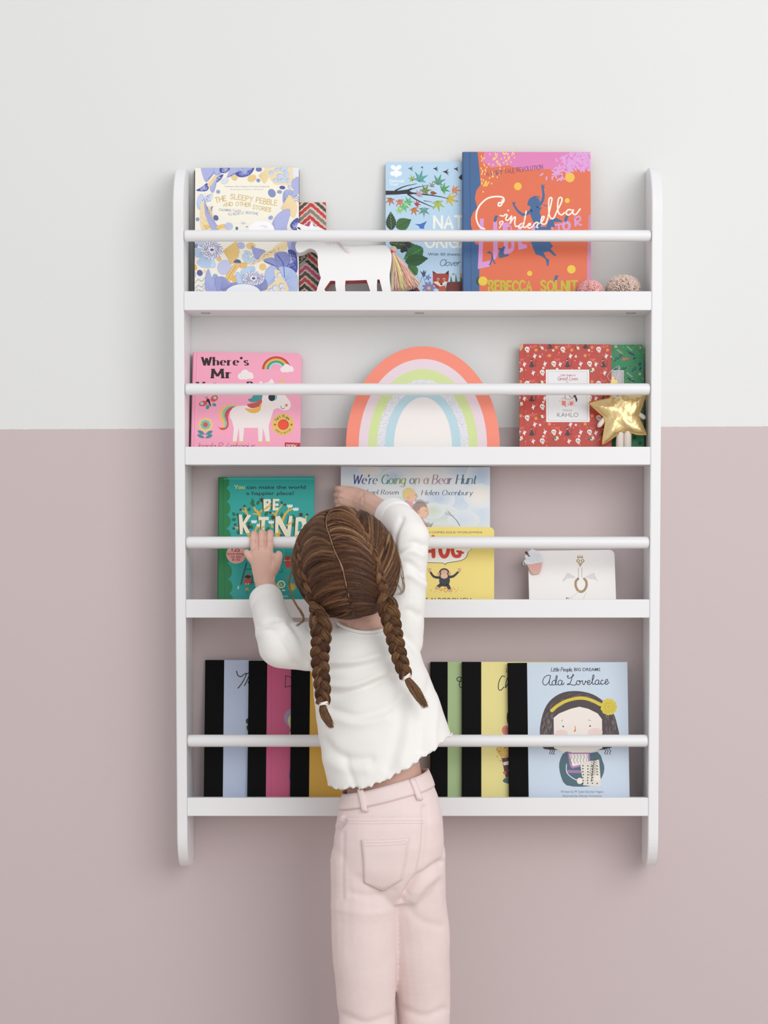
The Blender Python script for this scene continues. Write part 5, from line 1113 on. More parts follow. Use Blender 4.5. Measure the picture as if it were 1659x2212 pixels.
rainbow = tag(obj('rainbow_plaque', bm, M_print), 'pastel rainbow arch plaque with a glitter band, in the middle of the second shelf', 'ornament'); rainbow.matrix_world = MR

# star doll
MS = plane(1334, 963, -0.0665, 3)
A = Art(MS, 9, 9); A.frame(1260, 780, 9.217)
doll = thing('star_doll', 'gold star-shaped doll with cloth arms and legs, standing before the red and green books', 'doll'); doll.matrix_world = MS
ydoll = (BT[1]+.0005-MS.translation.z)/(MS.to_3x3() @ Vector((0, 1, 0))).z
M_gold = bpy.data.materials.new('gold_foil_fabric'); M_gold.use_nodes = True
nt = M_gold.node_tree; b = nt.nodes['Principled BSDF']; b.inputs['Metallic'].default_value = 0.9; b.inputs['Roughness'].default_value = 0.36; b.inputs['Base Color'].default_value = (*lin('#e9cf98'), 1)
nz = nt.nodes.new('ShaderNodeTexNoise'); nz.inputs['Scale'].default_value = 55; nz.inputs['Detail'].default_value = 2; tc = nt.nodes.new('ShaderNodeTexCoord'); nt.links.new(tc.outputs['Object'], nz.inputs['Vector'])
bp = nt.nodes.new('ShaderNodeBump'); bp.inputs['Strength'].default_value = 0.9; bp.inputs['Distance'].default_value = 0.004; nt.links.new(nz.outputs['Fac'], bp.inputs['Height']); nt.links.new(bp.outputs['Normal'], b.inputs['Normal'])
M_linen = mat('ecru_cotton', '#e6dcd2', .9, .06, 300, .35, 1400)
star = [(105, 835), (300, 785), (520, 738), (560, 640), (610, 530), (680, 440), (760, 530), (830, 620), (950, 655), (1110, 652), (1268, 650), (1205, 810), (1140, 985), (1090, 1080), (1180, 1270), (1266, 1470), (1160, 1472), (1050, 1462), (930, 1420), (800, 1400), (690, 1455), (600, 1525), (480, 1610), (372, 1672), (400, 1450), (440, 1220), (412, 1112), (260, 980)]
sp = []
for i in range(len(star)):
    a, c = np.array(star[i], float), np.array(star[(i+1) % len(star)], float)
    for t in (0, .25, .5, .75): sp.append(a+(c-a)*t)
cen = np.array((765, 1080.))
bm = bmesh.new(); R = [1, .97, .9, .78, .62, .45, .28, .12]
for sgn in (1, -1):
    rings = []
    for r in R:
        ring = []
        for k, p in enumerate(sp):
            q = cen+(p-cen)*r; x, y = A.loc(q)
            ang = math.atan2(p[1]-cen[1], p[0]-cen[0])
            h = .0075*(1-r**3)*(1+.22*math.sin(ang*5+r*4)*(1-abs(2*r-1))*min(1, r*1.6)) if r < 1 else .0004
            ring.append(bm.verts.new((x, y, sgn*h)))
        rings.append(ring)
    n = len(sp)
    for i in range(len(R)-1):
        for k in range(n):
            f = bm.faces.new((rings[i][k], rings[i][(k+1) % n], rings[i+1][(k+1) % n], rings[i+1][k])); f.smooth = True
    x, y = A.loc(cen); c = bm.verts.new((x, y, sgn*.0076))
    for k in range(n): f = bm.faces.new((rings[-1][k], rings[-1][(k+1) % n], c)); f.smooth = True
bmesh.ops.remove_doubles(bm, verts=bm.verts, dist=1e-6)
bmesh.ops.recalc_face_normals(bm, faces=bm.faces)
obj('star_body', bm, M_gold, doll)
M_piping = mat('gold_piping', '#c99a4a', .45, .05, 100, metal=.6)
bm = bmesh.new(); q = [(*A.loc(p), 0.0) for p in sp]; tube(bm, q+[q[0]], .0009, 6, False); obj('seam_piping', bm, M_piping, doll)
def limb(name, a, c, r0, r1, y1=None, z=.0):
    p0, p1 = A.loc(a), A.loc(c)
    if y1 is not None: p1 = (p1[0], y1)
    ts = np.linspace(0, 1, 9); pts = [(p0[0]+(p1[0]-p0[0])*t, p0[1]+(p1[1]-p0[1])*t, z) for t in ts]
    rr = [r0+(r1-r0)*t for t in ts]; rr[-1] *= .35; rr[-2] *= .85
    bm = bmesh.new(); tube(bm, pts, rr, 14); obj(name, bm, M_linen, doll)
limb('arm', (480, 1080), (295, 1312), .0042, .0046, z=-.0045); limb('arm', (1040, 1000), (1240, 1142), .0042, .0046, z=-.0045)
limb('leg', (735, 1380), (730, 1700), .0068, .0064, ydoll, z=-.0055); limb('leg', (890, 1360), (885, 1700), .0069, .0064, ydoll, z=-.0055)
hx, hy = A.loc((672, 605)); bm = bmesh.new(); bmesh.ops.create_uvsphere(bm, u_segments=24, v_segments=16, radius=1, matrix=Matrix.Translation((hx, hy, .0045)) @ Matrix.Diagonal((.0132, .0122, .0052, 1))); obj('head', bm, M_linen, doll, True)
bm = bmesh.new()
for pts in ([(620, 690), (640, 676)], [(655, 700), (672, 712), (690, 700)], [(715, 676), (735, 690)]):
    tube(bm, [(*A.loc(p), .0092) for p in pts], .00035, 5)
obj('stitched_face', bm, mat('grey_thread', '#6d6a70', .9), doll)
M_glit = mat('gold_glitter', '#e3c878', .3, .5, 900, .8, 900, metal=.8)
bm = bmesh.new(); extrude(bm, [A.loc(p) for p in ((535, 500), (545, 410), (580, 285), (625, 370), (675, 390), (690, 500))], -.001, .0015, 0); obj('crown', bm, M_glit, doll)
bm = bmesh.new(); pts = cr([A.loc(p) for p in ((590, 440), (520, 380), (480, 300), (560, 190), (680, 112), (712, 110), (700, 190), (660, 340), (640, 440))], 6); tube(bm, [(x, y, .0005+.002*math.sin(i*.12)) for i, (x, y) in enumerate(pts)], .0011, 6, True, .4); obj('hanging_ribbon', bm, mat('silver_ribbon', '#c9ccd0', .35, .03, 50, metal=.5), doll)

# cupcake clip on the booklet's corner
MC = BOOKLET.M.copy(); A = Art(MC, 9, 9); A.frame(1110, 1175, 20.74)
clipo = thing('cupcake_clip', 'glittery felt cupcake clip with a pink case, clipped to the white booklet', 'clip'); 
MC2 = MC @ Matrix.Translation((*A.loc((900, 900)), .002)); clipo.matrix_world = MC2
ox, oy = A.loc((900, 900))
lc = lambda p: (A.loc(p)[0]-ox, A.loc(p)[1]-oy)
M_frost = strandmat('glitter_felt', None, .45)
fo = cr([(560, 940), (470, 860), (455, 790), (490, 740), (540, 720), (490, 640), (510, 545), (580, 525), (640, 600), (720, 600), (660, 480), (640, 390), (700, 330), (770, 310), (820, 240), (850, 255), (870, 300), (1000, 330), (1130, 430), (1220, 560), (1290, 700), (1290, 800), (1240, 850), (1050, 885), (800, 935)], 3, True)
bm = bmesh.new(); lay = bm.loops.layers.float_color.new('Col'); pts = [lc(p) for p in fo]; extrude(bm, pts, .0005, .0032, 0)
for f in bm.faces:
    for l in f.loops: l[lay] = (*lin('#e6e9f0'), 1)
for _ in range(700):
    a, r = rng.uniform(0, 6.28), math.sqrt(rng.random()); x, y = lc((880+360*r*math.cos(a), 650+250*r*math.sin(a))); d = rng.uniform(.0002, .0004); vs = [bm.verts.new((x+d*math.cos(q), y+d*math.sin(q), .00324)) for q in (0, 1.57, 3.14, 4.71)]; f = bm.faces.new(vs); c = (*lin(rng.choice(['#ffffff', '#c3d7e0', '#d8e8ea', '#f2f4fa', '#b5c3d6', '#e8dbe8'])), 1)
    for l in f.loops: l[lay] = c
obj('frosting', bm, M_frost, clipo)
bm = bmesh.new(); extrude(bm, [lc(p) for p in ((570, 930), (800, 930), (1050, 880), (1265, 840), (1200, 1220), (1130, 1350), (880, 1395), (800, 1360), (700, 1200))], .0002, .0028, 0); obj('paper_case', bm, mat('pink_felt', '#e0b1a6', .9, .06, 200, .2, 900), clipo)
bm = bmesh.new(); extrude(bm, [lc(p) for p in ((480, 400), (555, 345), (740, 590), (650, 585))], .0006, .0024, 0); obj('chocolate_stick', bm, mat('brown_felt', '#5d3a2c', .85, .1, 200), clipo)
bm = bmesh.new(); x, y = lc((410, 905)); x2, _ = lc((700, 905)); box(bm, x, x2, y-.0032, y+.0032, -.0016, .0002, .0006); bmesh.ops.create_cone(bm, cap_ends=True, segments=14, radius1=.0030, radius2=.0030, depth=.0066, matrix=Matrix.Translation((x, y, -.0006)) @ Matrix.Rotation(PI/2, 4, 'X')); obj('metal_clip', bm, M_metal, clipo)

# ---------------------------------------------------------------- the child
from mathutils.bvhtree import BVHTree
M_skin = mat('skin', '#dfb5a5', 0.55, 0.05, 60, 0.05, 900, spec=0.35, sss=0.12)
M_knit = mat('white_waffle_knit', '#f1efec', 0.9, 0.01, 40, spec=0.2, sheen=0.15)
nt = M_knit.node_tree; b = nt.nodes['Principled BSDF']; tc = nt.nodes['Texture Coordinate']
hts = []
for rot in ((0, 0, .12), (0, 1.5708, .1)):
    mp = nt.nodes.new('ShaderNodeMapping'); mp.inputs['Rotation'].default_value = rot; nt.links.new(tc.outputs['Object'], mp.inputs['Vector'])
    wv = nt.nodes.new('ShaderNodeTexWave'); wv.inputs['Scale'].default_value = 150; wv.inputs['Distortion'].default_value = 1.0; wv.inputs['Detail Scale'].default_value = 3; nt.links.new(mp.outputs['Vector'], wv.inputs['Vector']); hts.append(wv)
mm = nt.nodes.new('ShaderNodeMath'); mm.operation = 'MULTIPLY'; nt.links.new(hts[0].outputs['Fac'], mm.inputs[0]); nt.links.new(hts[1].outputs['Fac'], mm.inputs[1])
bp = nt.nodes.new('ShaderNodeBump'); bp.inputs['Strength'].default_value = 0.09; bp.inputs['Distance'].default_value = 0.001; nt.links.new(mm.outputs[0], bp.inputs['Height']); nt.links.new(bp.outputs['Normal'], b.inputs['Normal'])
M_denim = mat('pale_pink_denim', '#ecd9d7', 0.85, 0.035, 60, 0.25, 1300, spec=0.2)
M_thread = mat('pink_stitching', '#f5e6e3', 0.8, 0.02, 100)
M_hair = strandmat('brown_hair', None, 0.48); M_hair.node_tree.nodes['Principled BSDF'].inputs['Specular IOR Level'].default_value = 0.4
M_cap = mat('hair_underlayer', '#4b3223', 0.6, 0.2, 120, 0.3, 300)
M_tie = mat('white_hair_elastic', '#eee8e2', 0.4)

def ball(bm, p, r, sc=(1, 1, 1), rot=None, sub=2):
    m = Matrix.Translation(Vector(p)) @ (rot.to_4x4() if rot else Matrix.Identity(4)) @ Matrix.Diagonal((r*sc[0], r*sc[1], r*sc[2], 1))
    bmesh.ops.create_icosphere(bm, subdivisions=sub, radius=1.0, matrix=m)
def limbballs(bm, prs, step=.35, sc=(1, 1, 1), sub=2):
    """overlapping balls along a smooth line of (point, radius)"""
    q = cr([(*p, r) for p, r in prs], 12)
    last = None
    for x, y, z, r in q:
        if last is None or (Vector((x, y, z))-last).length > r*step:
            ball(bm, (x, y, z), r, sc, sub=sub); last = Vector((x, y, z))
    x, y, z, r = q[-1]; ball(bm, (x, y, z), r, sc, sub=sub)
def loft(bm, rows, n=40, pw=2.4):
    """rows of (v, left u, right u, centre Y, half depth, tilt)"""
    rings = []
    for v, ul, ur, Yc, hd, tilt in rows:
        a, c = P(ul, v, Yc), P(ur, v, Yc); m = (a+c)/2; hw = (c.x-a.x)/2; ring = []
        for k in range(n):
            t = 2*PI*k/n; cx = math.copysign(abs(math.cos(t))**(2/pw), math.cos(t)); sy = math.copysign(abs(math.sin(t))**(2/pw), math.sin(t))
            ring.append(bm.verts.new((m.x+hw*cx, m.y+hd*sy, m.z+tilt*hw*cx)))
        rings.append(ring)
    for i in range(len(rings)-1):
        for k in range(n): bm.faces.new((rings[i][k], rings[i][(k+1) % n], rings[i+1][(k+1) % n], rings[i+1][k]))
    bm.faces.new(rings[0][::-1]); bm.faces.new(rings[-1])
def remesh(bm, vox, smooth=4, fac=.5):
    bmesh.ops.recalc_face_normals(bm, faces=bm.faces)
    me = bpy.data.meshes.new('shape'); bm.to_mesh(me); bm.free()
    o = bpy.data.objects.new('shape', me); COL.objects.link(o)
    r = o.modifiers.new('r', 'REMESH'); r.mode = 'VOXEL'; r.voxel_size = vox
    if smooth: s = o.modifiers.new('s', 'SMOOTH'); s.factor = fac; s.iterations = smooth
    bpy.context.view_layer.update()
    out = bpy.data.meshes.new_from_object(o.evaluated_get(bpy.context.evaluated_depsgraph_get()))
    bpy.data.objects.remove(o); bpy.data.meshes.remove(me)
    return out
def co_of(me):
    v = np.empty(len(me.vertices)*3); me.vertices.foreach_get('co', v); return v.reshape(-1, 3)
def no_of(me):
    v = np.empty(len(me.vertices)*3); me.vertex_normals.foreach_get('vector', v); return v.reshape(-1, 3)
def pixv(c):
    q = c-np.array(CAMP); zc = q[:, 1]*math.cos(TH)-q[:, 2]*math.sin(TH); up = q[:, 1]*math.sin(TH)+q[:, 2]*math.cos(TH)
    return np.stack([PX0+F*q[:, 0]/zc, PY0-F*up/zc], 1)
def crease(me, folds, back_only=True):
    """folds: (photo polyline, depth, width) pressed into / raised from the cloth along its normals"""
    c = co_of(me); n = no_of(me); px = pixv(c); d = np.zeros(len(c))
    for pts, depth, w in folds:
        q = np.array(cr(pts, 8) if len(pts) > 2 else [np.array(p, float) for p in pts]); best = np.full(len(c), 1e9)
        for i in range(len(q)-1):
            a, e = q[i], q[i+1]; ab = e-a; t = np.clip(((px-a)@ab)/(ab@ab), 0, 1); dd = np.linalg.norm(px-(a+t[:, None]*ab), axis=1)
            fade = 1.0; best = np.minimum(best, dd)
        g = depth*np.exp(-(best/w)**2)
        if back_only: g = g*np.clip(-n[:, 1]*2+.2, 0, 1)
        d += g
    c = c+n*d[:, None]; me.vertices.foreach_set('co', c.ravel()); me.update()
def ripple(me, amp, scale, seed=0, mask=None):
    from mathutils import noise
    c = co_of(me); n = no_of(me)
    d = np.array([noise.noise(Vector((p[0]*scale[0]+seed, p[1]*scale[1], p[2]*scale[2]))) for p in c])*amp
    if mask is not None: d = d*mask(c)
    c = c+n*d[:, None]; me.vertices.foreach_set('co', c.ravel()); me.update()

FOOT = P(830, 2560, -.25); FOOT.z = 0
person = thing('person', 'young child with two brown braids, white top and pink jeans, reaching for a book', 'person', (FOOT.x, FOOT.y, 0))
# --- head frame
HC = P(748, 1219, -.270)
al, be = math.radians(40), math.radians(15)
Rp = Matrix(((1, 0, 0), (0, math.cos(al), -math.sin(al)), (0, math.sin(al), math.cos(al))))
Rr = Matrix(((math.cos(be), 0, -math.sin(be)), (0, 1, 0), (math.sin(be), 0, math.cos(be))))
HR = Rr @ Rp
HM = Matrix.Translation(HC) @ HR.to_4x4()
hl = lambda x, y, z: HM @ Vector((x, y, z))
bm = bmesh.new()
ball(bm, HC, 1, (.074, .087, .080), HR, 4); ball(bm, hl(0, .032, -.048), 1, (.055, .056, .055), HR, 3); ball(bm, hl(0, .055, -.082), 1, (.026, .022, .018), HR, 3)
for s in (-1, 1):
    ball(bm, hl(s*.034, .058, -.045), 1, (.028, .026, .028), HR, 3); ball(bm, hl(s*.073, .0, -.018), 1, (.008, .017, .026), HR, 3); ball(bm, hl(s*.077, -.004, -.010), 1, (.005, .018, .020), HR, 3); ball(bm, hl(s*.008, .094, -.040), .0055, sub=2)
limbballs(bm, [(hl(0, .086, -.012), .006), (hl(0, .094, -.028), .0075), (hl(0, .097, -.037), .0085)])
limbballs(bm, [(hl(-.018, .083, -.060), .0045), (hl(0, .090, -.058), .006), (hl(.018, .083, -.060), .0045)]); limbballs(bm, [(hl(-.014, .082, -.067), .0045), (hl(0, .088, -.067), .0062), (hl(.014, .082, -.067), .0045)])
NB = P(790, 1392, -.245)
limbballs(bm, [(hl(0, -.018, -.045), .044), (hl(0, -.024, -.075), .037), (P(786, 1368, -.248), .040), (NB, .046)], .2)
# torso
rowsB = [(1385, 715, 860, -.235, .050, 0), (1420, 700, 885, -.235, .058, .0), (1480, 715, 885, -.235, .062, .05), (1560, 735, 890, -.238, .062, .1), (1640, 748, 902, -.243, .060, .18), (1680, 750, 909, -.247, .062, .22), (1740, 745, 930, -.252, .068, .18), (1800, 745, 932, -.255, .066, .1), (1870, 752, 918, -.252, .056, 0), (1925, 775, 905, -.252, .035, 0)]
loft(bm, rowsB)
# legs
KL, KR_ = P(793, 2215, -.245), P(915, 2195, -.205)
AL, AR = P(790, 2480, -.245), P(912, 2480, -.235); AL.z = AR.z = .055
limbballs(bm, [(P(795, 1860, -.255), .046), (P(795, 2030, -.255), .044), (KL, .038), (P(792, 2330, -.248), .035), (AL, .024)], .25)
limbballs(bm, [(P(884, 1860, -.245), .042), (P(903, 2030, -.222), .042), (KR_, .037), (P(915, 2330, -.222), .034), (AR, .024)], .25)
for A_ in (AL, AR):
    limbballs(bm, [(A_+Vector((0, -.012, -.030)), .023), (A_+Vector((0, .03, -.032)), .021), (A_+Vector((0, .075, -.040)), .0145)], .3)
    ball(bm, A_+Vector((0, -.018, -.034)), .0205)
    for k, dx in enumerate((-.018, -.008, .002, .011, .019)): limbballs(bm, [(A_+Vector((dx*.8, .075, -.044)), .0085), (A_+Vector((dx, .098-.003*abs(k-1), -.047)), .0075)], .4)
# left arm (holding the rail)
LS, LE, LW = P(712, 1395, -.220), P(606, 1393, -.272), P(573, 1268, -.128)
limbballs(bm, [(LS, .034), (P(655, 1398, -.25), .031), (LE, .028)], .3)
limbballs(bm, [(LE, .028), (P(588, 1330, -.200), .0225), (LW, .0168)], .3)
limbballs(bm, [(LW, .0168), (P(571, 1245, -.123), .0195), (P(569, 1222, -.1205), .0215), (P(567, 1205, -.1195), .0215)], .25, (1, .62, 1))
rz, rr = RZ[2]
def over_rail(u, r, dv=0.0, kn=1203):
    x = P(u, 1172, RY).x; q = rr+r*.93
    pts = [P(u+(568-u)*.18, kn, -.1195)]
    for a in (195, 170, 140, 110, 80, 50, 20, -10): pts.append(Vector((x, RY-q*math.cos(math.radians(180-a))*-1*-1, rz+q*math.sin(math.radians(a)))))
    return pts
def finger(pts, r0, r1): 
    n = len(pts); limbballs(bm, [(p, r0+(r1-r0)*i/(n-1)) for i, p in enumerate(pts)], .3)
for u, r in ((548.6, .0058), (565.8, .0068), (583.6, .0066)):
    x = P(u, 1172, RY).x; q = rr+r*.95
    pts = [P(u*.85+568*.15, 1206, -.1195)]
    for a in (188, 160, 130, 100, 70, 40, 10): pts.append(Vector((x, RY+q*math.cos(math.radians(a)), rz+q*math.sin(math.radians(a)))))
    finger(pts, r*1.06, r*.88)
finger([P(549, 1216, -.1195), P(539, 1203, -.1215), P(533.5, 1195, -.117), P(533, 1193, -.108), P(536, 1195, -.100)], .0064, .0052)
finger([P(583, 1242, -.122), P(595, 1222, -.1235), P(600.5, 1206, -.1225), P(602, 1199.5, -.118), P(601.5, 1197, -.112)], .0098, .0062)
# right arm (holding the corner of the book)
RS, RE, RW = P(862, 1372, -.228), P(884, 1166, -.232), P(797, 1087, -.082)
limbballs(bm, [(RS, .036), (P(872, 1270, -.235), .032), (RE, .028)], .3)
limbballs(bm, [(RE, .028), (P(846, 1118, -.165), .0215), (P(820, 1102, -.115), .0195), (RW, .0180)], .12)
limbballs(bm, [(RW, .0180), (P(780, 1081, -.064), .0195), (P(764, 1077, -.055), .0205), (P(751, 1074, -.051), .0190)], .2, (1, .62, 1.02))
for v, r, du in ((1055.5, .0060, 0), (1069, .0062, -1), (1082.5, .0060, 0), (1095, .0054, 2)):
    finger([P(752, v+3, -.050), P(738+du, v+.5, -.0495), P(729.5+du, v, -.043), P(727.5+du, v, -.031), P(730+du, v, -.019), P(737+du, v, -.0135)], r*1.02, r*.80)
finger([P(772, 1094, -.058), P(760, 1101, -.056), P(749, 1103, -.050), P(742, 1103, -.046)], .0088, .0060)
body = remesh(bm, .0013, 4)
crease(body, [([(556.8, 1150), (557, 1170), (557.5, 1187)], -.0024, 1.5), ([(574.8, 1149), (574.5, 1170), (574, 1186)], -.0024, 1.5), ([(551, 1262), (572, 1259), (594, 1262)], -.0009, 2.2), ([(783, 1064), (785, 1085), (782, 1104)], -.0010, 2.2), ([(722, 1062), (730, 1062.3), (737, 1063)], -.0016, 1.8), ([(722, 1075.6), (730, 1076), (738, 1076.5)], -.0016, 1.8),
    ([(590, 1205), (592, 1222), (598, 1232)], -.0012, 2.5), ([(760, 1362), (790, 1368), (820, 1360)], -.001, 3), ([(765, 1355), (790, 1358), (815, 1352)], .0012, 4)], True)
M_body = link('body', body, M_skin, None, True); setw(M_body, person)
# eyes and brows
for s in (-1, 1):
    bm = bmesh.new(); bmesh.ops.create_uvsphere(bm, u_segments=20, v_segments=12, radius=.0115, matrix=Matrix.Translation(hl(s*.029, .0745, -.016)) @ HR.to_4x4())
    e = setw(obj('eye', bm, mat('eye_white', '#f0ece8', .2), None, True), person)
    bm = bmesh.new(); bmesh.ops.create_uvsphere(bm, u_segments=16, v_segments=10, radius=1, matrix=Matrix.Translation(hl(s*.029, .0838, -.016)) @ HR.to_4x4() @ Matrix.Diagonal((.0052, .0026, .0052, 1)))
    i = obj('iris', bm, mat('brown_iris', '#4a3020', .15), e, True)
    bm = bmesh.new(); limbballs(bm, [(hl(s*.017, .0855, .006), .0014), (hl(s*.029, .0825, .010), .0018), (hl(s*.042, .0735, .006), .0011)], .4, sub=1); setw(obj('eyebrow', bm, M_cap, None, True), person)

# --- sweater
bm = bmesh.new()
rowsS = [(1352, 742, 838, -.240, .046, .0), (1362, 708, 866, -.238, .056, .04), (1376, 688, 888, -.236, .064, .05), (1400, 672, 903, -.235, .071, .04), (1440, 673, 918, -.234, .075, .02), (1500, 677, 944, -.234, .077, .0), (1550, 683, 962, -.236, .079, 0), (1600, 690, 980, -.238, .082, 0), (1650, 699, 998, -.240, .085, 0), (1700, 709, 1012, -.242, .088, 0), (1740, 716, 1022, -.242, .090, 0)]
loft(bm, rowsS, 56, 2.25)
limbballs(bm, [(P(722, 1400, -.222), .044), (P(660, 1396, -.250), .0405), (P(607, 1394, -.270), .0375)], .15, sub=3)
limbballs(bm, [(P(607, 1394, -.270), .0375), (P(592, 1352, -.228), .0325), (P(580, 1312, -.178), .0285)], .15, sub=3)
limbballs(bm, [(P(855, 1380, -.228), .046), (P(868, 1300, -.234), .0390), (P(877, 1220, -.236), .0345), (P(885, 1163, -.232), .0330)], .15, sub=3)
limbballs(bm, [(P(885, 1163, -.232), .0330), (P(870, 1132, -.200), .0300), (P(855, 1118, -.172), .0275)], .15, sub=3)
sw = remesh(bm, .0026, 6)
crease(sw, [([(676, 1440), (705, 1445), (760, 1443), (820, 1430), (870, 1405)], -0.0062, 9), ([(690, 1428), (760, 1430), (820, 1416)], 0.0054, 9), ([(690, 1490), (735, 1497), (790, 1485), (850, 1455)], -0.0070, 8), ([(700, 1480), (760, 1481), (830, 1455)], 0.0054, 9),
    ([(718, 1535), (770, 1548), (830, 1535), (870, 1500)], -0.0043, 10), ([(720, 1548), (775, 1562), (830, 1550)], 0.0034, 11), ([(700, 1600), (725, 1625), (760, 1640), (800, 1640)], -0.0039, 10), ([(705, 1640), (740, 1660), (790, 1662)], 0.0028, 12),
    ([(690, 1390), (700, 1420), (676, 1448)], -0.0062, 8), ([(670, 1356), (690, 1385), (694, 1420)], -0.0047, 6), ([(628, 1350), (650, 1385), (664, 1430)], -0.0054, 8), ([(600, 1340), (630, 1362), (655, 1400), (662, 1440)], 0.0034, 8), ([(580, 1350), (610, 1372), (632, 1410), (636, 1435)], -0.0043, 8), ([(556, 1352), (580, 1340), (606, 1342)], -0.0034, 5), ([(560, 1372), (590, 1360), (615, 1372)], 0.0028, 7),
    ([(912, 1240), (880, 1215), (850, 1225)], -0.0047, 7), ([(915, 1262), (880, 1240), (850, 1252)], 0.0040, 8), ([(915, 1180), (890, 1172), (858, 1190)], -0.0047, 7), ([(912, 1200), (885, 1190), (855, 1206)], 0.0034, 7), ([(868, 1120), (855, 1150), (850, 1185)], -0.0039, 6), ([(905, 1330), (880, 1318), (850, 1330)], -0.0040, 8), ([(900, 1410), (880, 1380), (850, 1372)], -0.0047, 8),
    ([(930, 1470), (915, 1540), (910, 1620)], -0.0034, 9), ([(945, 1500), (938, 1560), (935, 1620)], 0.0034, 9), ([(870, 1500), (860, 1580), (840, 1660)], -0.0031, 12), ([(890, 1500), (882, 1580), (868, 1650)], 0.0031, 12), ([(745, 1640), (760, 1680), (765, 1700)], -0.0028, 8)])
ripple(sw, .0016, (26, 20, 38), 3)
HEM = [(680, 1700), (712, 1707), (735, 1706), (800, 1697), (850, 1674), (880, 1657), (940, 1619), (985, 1586), (1030, 1560)]
hx = [P(u, v, -.31).x for u, v in HEM]; hz = [P(u, v, -.31).z for u, v in HEM]
hem = lambda x: np.interp(x, hx, hz)+.0007*np.sin(np.asarray(x)*610)+.0013*np.sin(np.asarray(x)*170+1)
bm = bmesh.new(); bm.from_mesh(sw); bpy.data.meshes.remove(sw)
NZ = P(789, 1365, -.295).z; NX = P(789, 1365, -.295).x
for e in (0,):
    dead = []
    for f in bm.faces:
        c = f.calc_center_median()
        if c.z < hem(c.x) and c.z < P(700, 1560).z: dead.append(f)
        elif abs(c.x-NX-.002) < .047 and NZ+.045 > c.z > NZ+5.5*(c.x-NX-.002)**2: dead.append(f)
    bmesh.ops.delete(bm, geom=dead, context='FACES')
rim = [v for v in bm.verts if v.is_boundary]
for v in rim:
    if v.co.z < P(700, 1540).z: v.co.z = hem(v.co.x); v.co.y += .003*math.sin(v.co.x*430); 
    else: v.co.z = NZ+5.5*(v.co.x-NX-.002)**2
sw = bpy.data.meshes.new('sweater'); bm.to_mesh(sw); bm.free()
sweater = setw(link('sweater', sw, M_knit, None, True), person)
sd = sweater.modifiers.new('thickness', 'SOLIDIFY'); sd.thickness = .0022; sd.offset = -1
def ringband(name, c, axis, r, ln, parent, thick=.0035):
    ax = axis.normalized(); prof = [(-.5, .93), (-.47, 1.03), (-.3, 1.07), (0, 1.075), (.3, 1.07), (.46, 1.04), (.5, .96), (.46, .90), (.3, .88)]
    up = Vector((0, 1, 0)) if abs(ax.y) < .8 else Vector((0, 0, 1)); n1 = (up-ax*up.dot(ax)).normalized(); n2 = ax.cross(n1); bm = bmesh.new(); rings = []
    for t, q in prof:
        rings.append([bm.verts.new(c+ax*(ln*t)+(n1*math.cos(a)+n2*math.sin(a))*(r*q*(1+.02*math.sin(3*a+t)))) for a in np.linspace(0, 2*PI, 37)[:-1]])
    for i in range(len(rings)-1):
        for k in range(36): bm.faces.new((rings[i][k], rings[i][(k+1) % 36], rings[i+1][(k+1) % 36], rings[i+1][k]))
    bmesh.ops.recalc_face_normals(bm, faces=bm.faces)
    o = obj(name, bm, M_knit, None, True); o.parent = parent; return o
ringband('cuff', P(577, 1303, -.166), P(573, 1272, -.130)-P(582, 1318, -.185), .0266, .036, sweater)
ringband('cuff', P(852, 1115, -.165), P(825, 1102, -.118)-P(866, 1126, -.190), .0270, .035, sweater)
bm = bmesh.new(); pts = []
for a in np.linspace(0, 2*PI, 61):
    x = .0475*math.cos(a); pts.append((NX+.002+x, -.243+.054*math.sin(a), NZ+5.5*x*x-.0005))
tube(bm, pts, .0028, 8, False); o = obj('neckband', bm, M_knit, None, True); o.parent = sweater

# --- jeans
bm = bmesh.new()
rowsJ = [(1668, 744, 915, -.250, .066, .26), (1700, 740, 930, -.251, .070, .26), (1740, 729, 946, -.253, .076, .2), (1780, 723, 957, -.255, .080, .1), (1820, 720, 958, -.256, .080, 0), (1870, 720, 953, -.256, .074, 0), (1915, 722, 947, -.255, .062, 0), (1945, 740, 940, -.255, .045, 0)]
loft(bm, rowsJ, 48, 2.3)
limbballs(bm, [(P(791, 1860, -.262), .0600), (P(790, 1940, -.262), .0575), (P(788, 2050, -.258), .0540), (KL+Vector((0, -.002, 0)), .046), (P(792, 2340, -.248), .042), (P(790, 2425, -.246), .036)], .12, sub=3)
limbballs(bm, [(P(888, 1850, -.250), .0570), (P(893, 1930, -.242), .0540), (P(905, 2040, -.224), .0520), (KR_, .045), (P(915, 2340, -.222), .041), (P(912, 2425, -.230), .036)], .12, sub=3)
jm = remesh(bm, .0026, 6)
YK = [(746, 1767), (800, 1768), (860, 1767), (917, 1767)]
